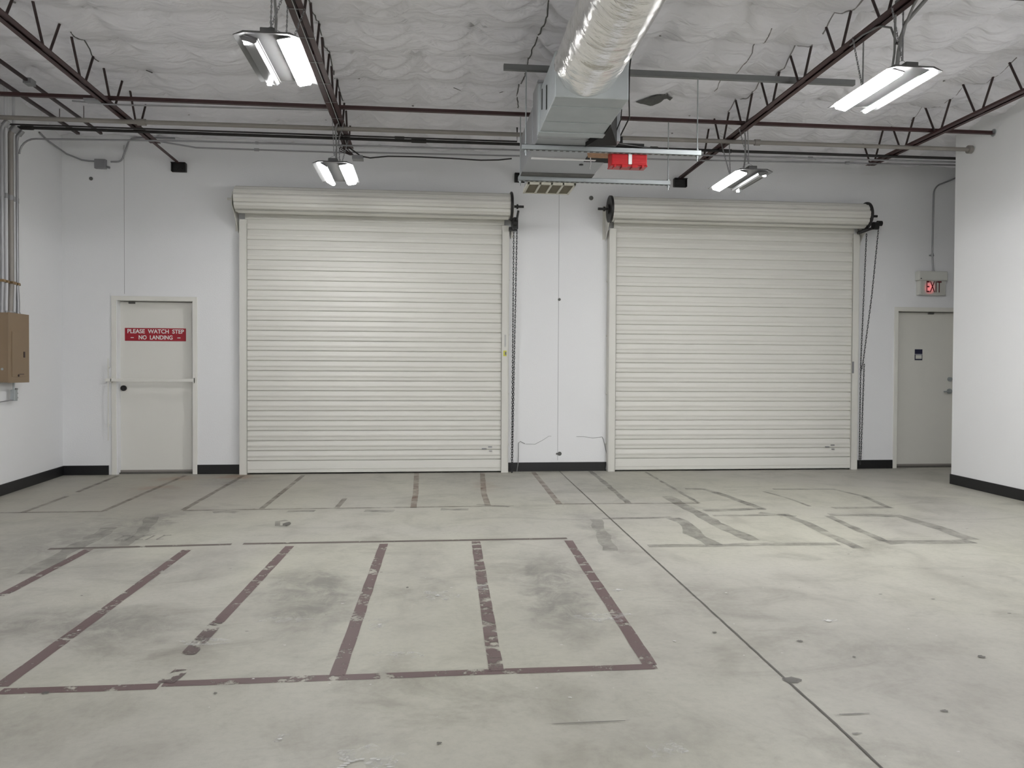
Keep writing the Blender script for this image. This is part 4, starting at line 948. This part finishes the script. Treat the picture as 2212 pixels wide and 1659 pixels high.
# cable bundle by the right-hand light
cb = F4
mb = MB()
mb.tube([(3.26, 5.2, 3.39), (3.262, 5.18, 3.55), (3.27, 5.12, 3.72), (3.33, 4.95, 3.83), (3.42, 4.75, 3.9)], .014, 8)
mb.tube([(3.25, 5.18, 3.60), (3.24, 5.24, 3.74), (3.22, 5.35, 3.80), (3.18, 5.50, 3.80), (3.17, 5.66, 3.79)], .008, 6)
mb.tube([(3.26, 5.18, 3.62), (3.25, 5.0, 3.78), (3.24, 4.85, 3.86)], .009, 6); cb = mb.build('cable_bundle', 'cable', cb)
mb = MB(); mb.cyl((3.262, 5.18, 3.60), (3.263, 5.178, 3.612), .022, 8); mb.build('cable_tie', 'black', cb)
# white wires tied along the middle joist
cb = thing('cable', 'pair of pale wires tied along the underside of the joist over the middle door', 'cable', (-.95, 6, 3.79))
mb = MB(); mb.tube([(-.955, -2, 3.796), (-.952, 4, 3.796), (-.958, 6, 3.796), (-.95, 7.5, 3.796), (-.953, 8.85, 3.794)], .0035, 5); mb.build('cable_run', 'whitecable', cb)
mb = MB()
for i in range(12):
    y = 3.2+.47*i; mb.box(-1.0, -.90, y, y+.006, 3.794, 3.797); mb.box(-1.0, -.998, y, y+.006, 3.797, 3.84); mb.box(-.902, -.90, y, y+.006, 3.797, 3.84)
mb.build('cable_tie', 'cable', cb)
mb = MB(); mb.tube([(-1.01, 3.0, 3.83), (-1.005, 6, 3.83), (-1.01, 7.9, 3.83)], .012, 6); mb.build('second_cable', 'web', cb)
cb = thing('ceiling_box', 'small dark conduit box and wire tangle at the end of the middle joist', 'junction box', (-.85, 8.9, 3.7))
mb = MB(); mb.box(-.90, -.78, 8.84, 8.95, 3.655, 3.70); mb.build('box_body', 'emt', cb, .003)
mb = MB()
for i in range(6):
    a = random.uniform(-.12, .05); mb.tube([(-.95+a*.3, 8.6+.05*i, 3.80), (-.93+a, 8.75, 3.74+random.uniform(-.03, .03)), (-.87+a*.5, 8.86, 3.70)], .006, 5)
mb.build('wire_tangle', 'web', cb)
# conduit box where the left joist crosses the bridging bar
cb = thing('ceiling_box', 'small pale conduit fitting where the leftmost joist crosses the red bar', 'junction box', (-3.1, 7.7, 3.83))
mb = MB(); mb.box(-3.24, -3.11, 7.62, 7.72, 3.79, 3.81); mb.tube([(-3.38, 7.72, 3.81), (-3.2, 7.72, 3.80), (-3.05, 7.70, 3.785), (-2.9, 7.72, 3.79), (-2.5, 7.73, 3.80), (-1.0, 7.73, 3.82)], .008, 6); mb.build('fitting_body', 'emt', cb)

# ------------------------------------------------------------------ low wall wires between the roll-up doors
for lb, P in (('thin wire hanging from the wall beside the middle door chain', [(1.085, 9.835, .0), (1.10, 9.83, .10), (1.105, 9.842, .20), (1.105, 9.845, .365), (1.13, 9.845, .385), (1.19, 9.845, .355)]),
              ('thin wire curving down the wall beside the right roll-up door', [(2.245, 9.83, .02), (2.262, 9.835, .12), (2.262, 9.842, .20), (2.215, 9.845, .40), (2.20, 9.845, .435)])):
    cb = thing('wire', lb, 'wire', P[0], 'loose wires low on the far wall')
    mb = MB(); mb.tube(P, .0045, 6); mb.build('wire_strand', 'cable', cb)
mb = MB()
ribs = [[(1.20, .352), (1.32, .348), (1.42, .40), (1.50, .452), (1.53, .45)], [(1.86, .445), (1.95, .445), (2.08, .425), (2.2, .44)]]
for P in ribs: mb.tube([(x, 9.8495, z) for x, z in P], .0035, 5)
mb.build('wall_crack', 'wallmark', wb)

# ------------------------------------------------------------------ world
w = bpy.data.worlds.new('world'); SC.world = w; w.use_nodes = True
w.node_tree.nodes['Background'].inputs[0].default_value = (.01, .01, .011, 1); w.node_tree.nodes['Background'].inputs[1].default_value = 1
vs_ = SC.view_settings; vs_.view_transform = 'Standard'; vs_.look = 'None'; vs_.gamma = 1; vs_.exposure = 0.2; vs_.use_curve_mapping = False
SC.display_settings.display_device = 'sRGB'
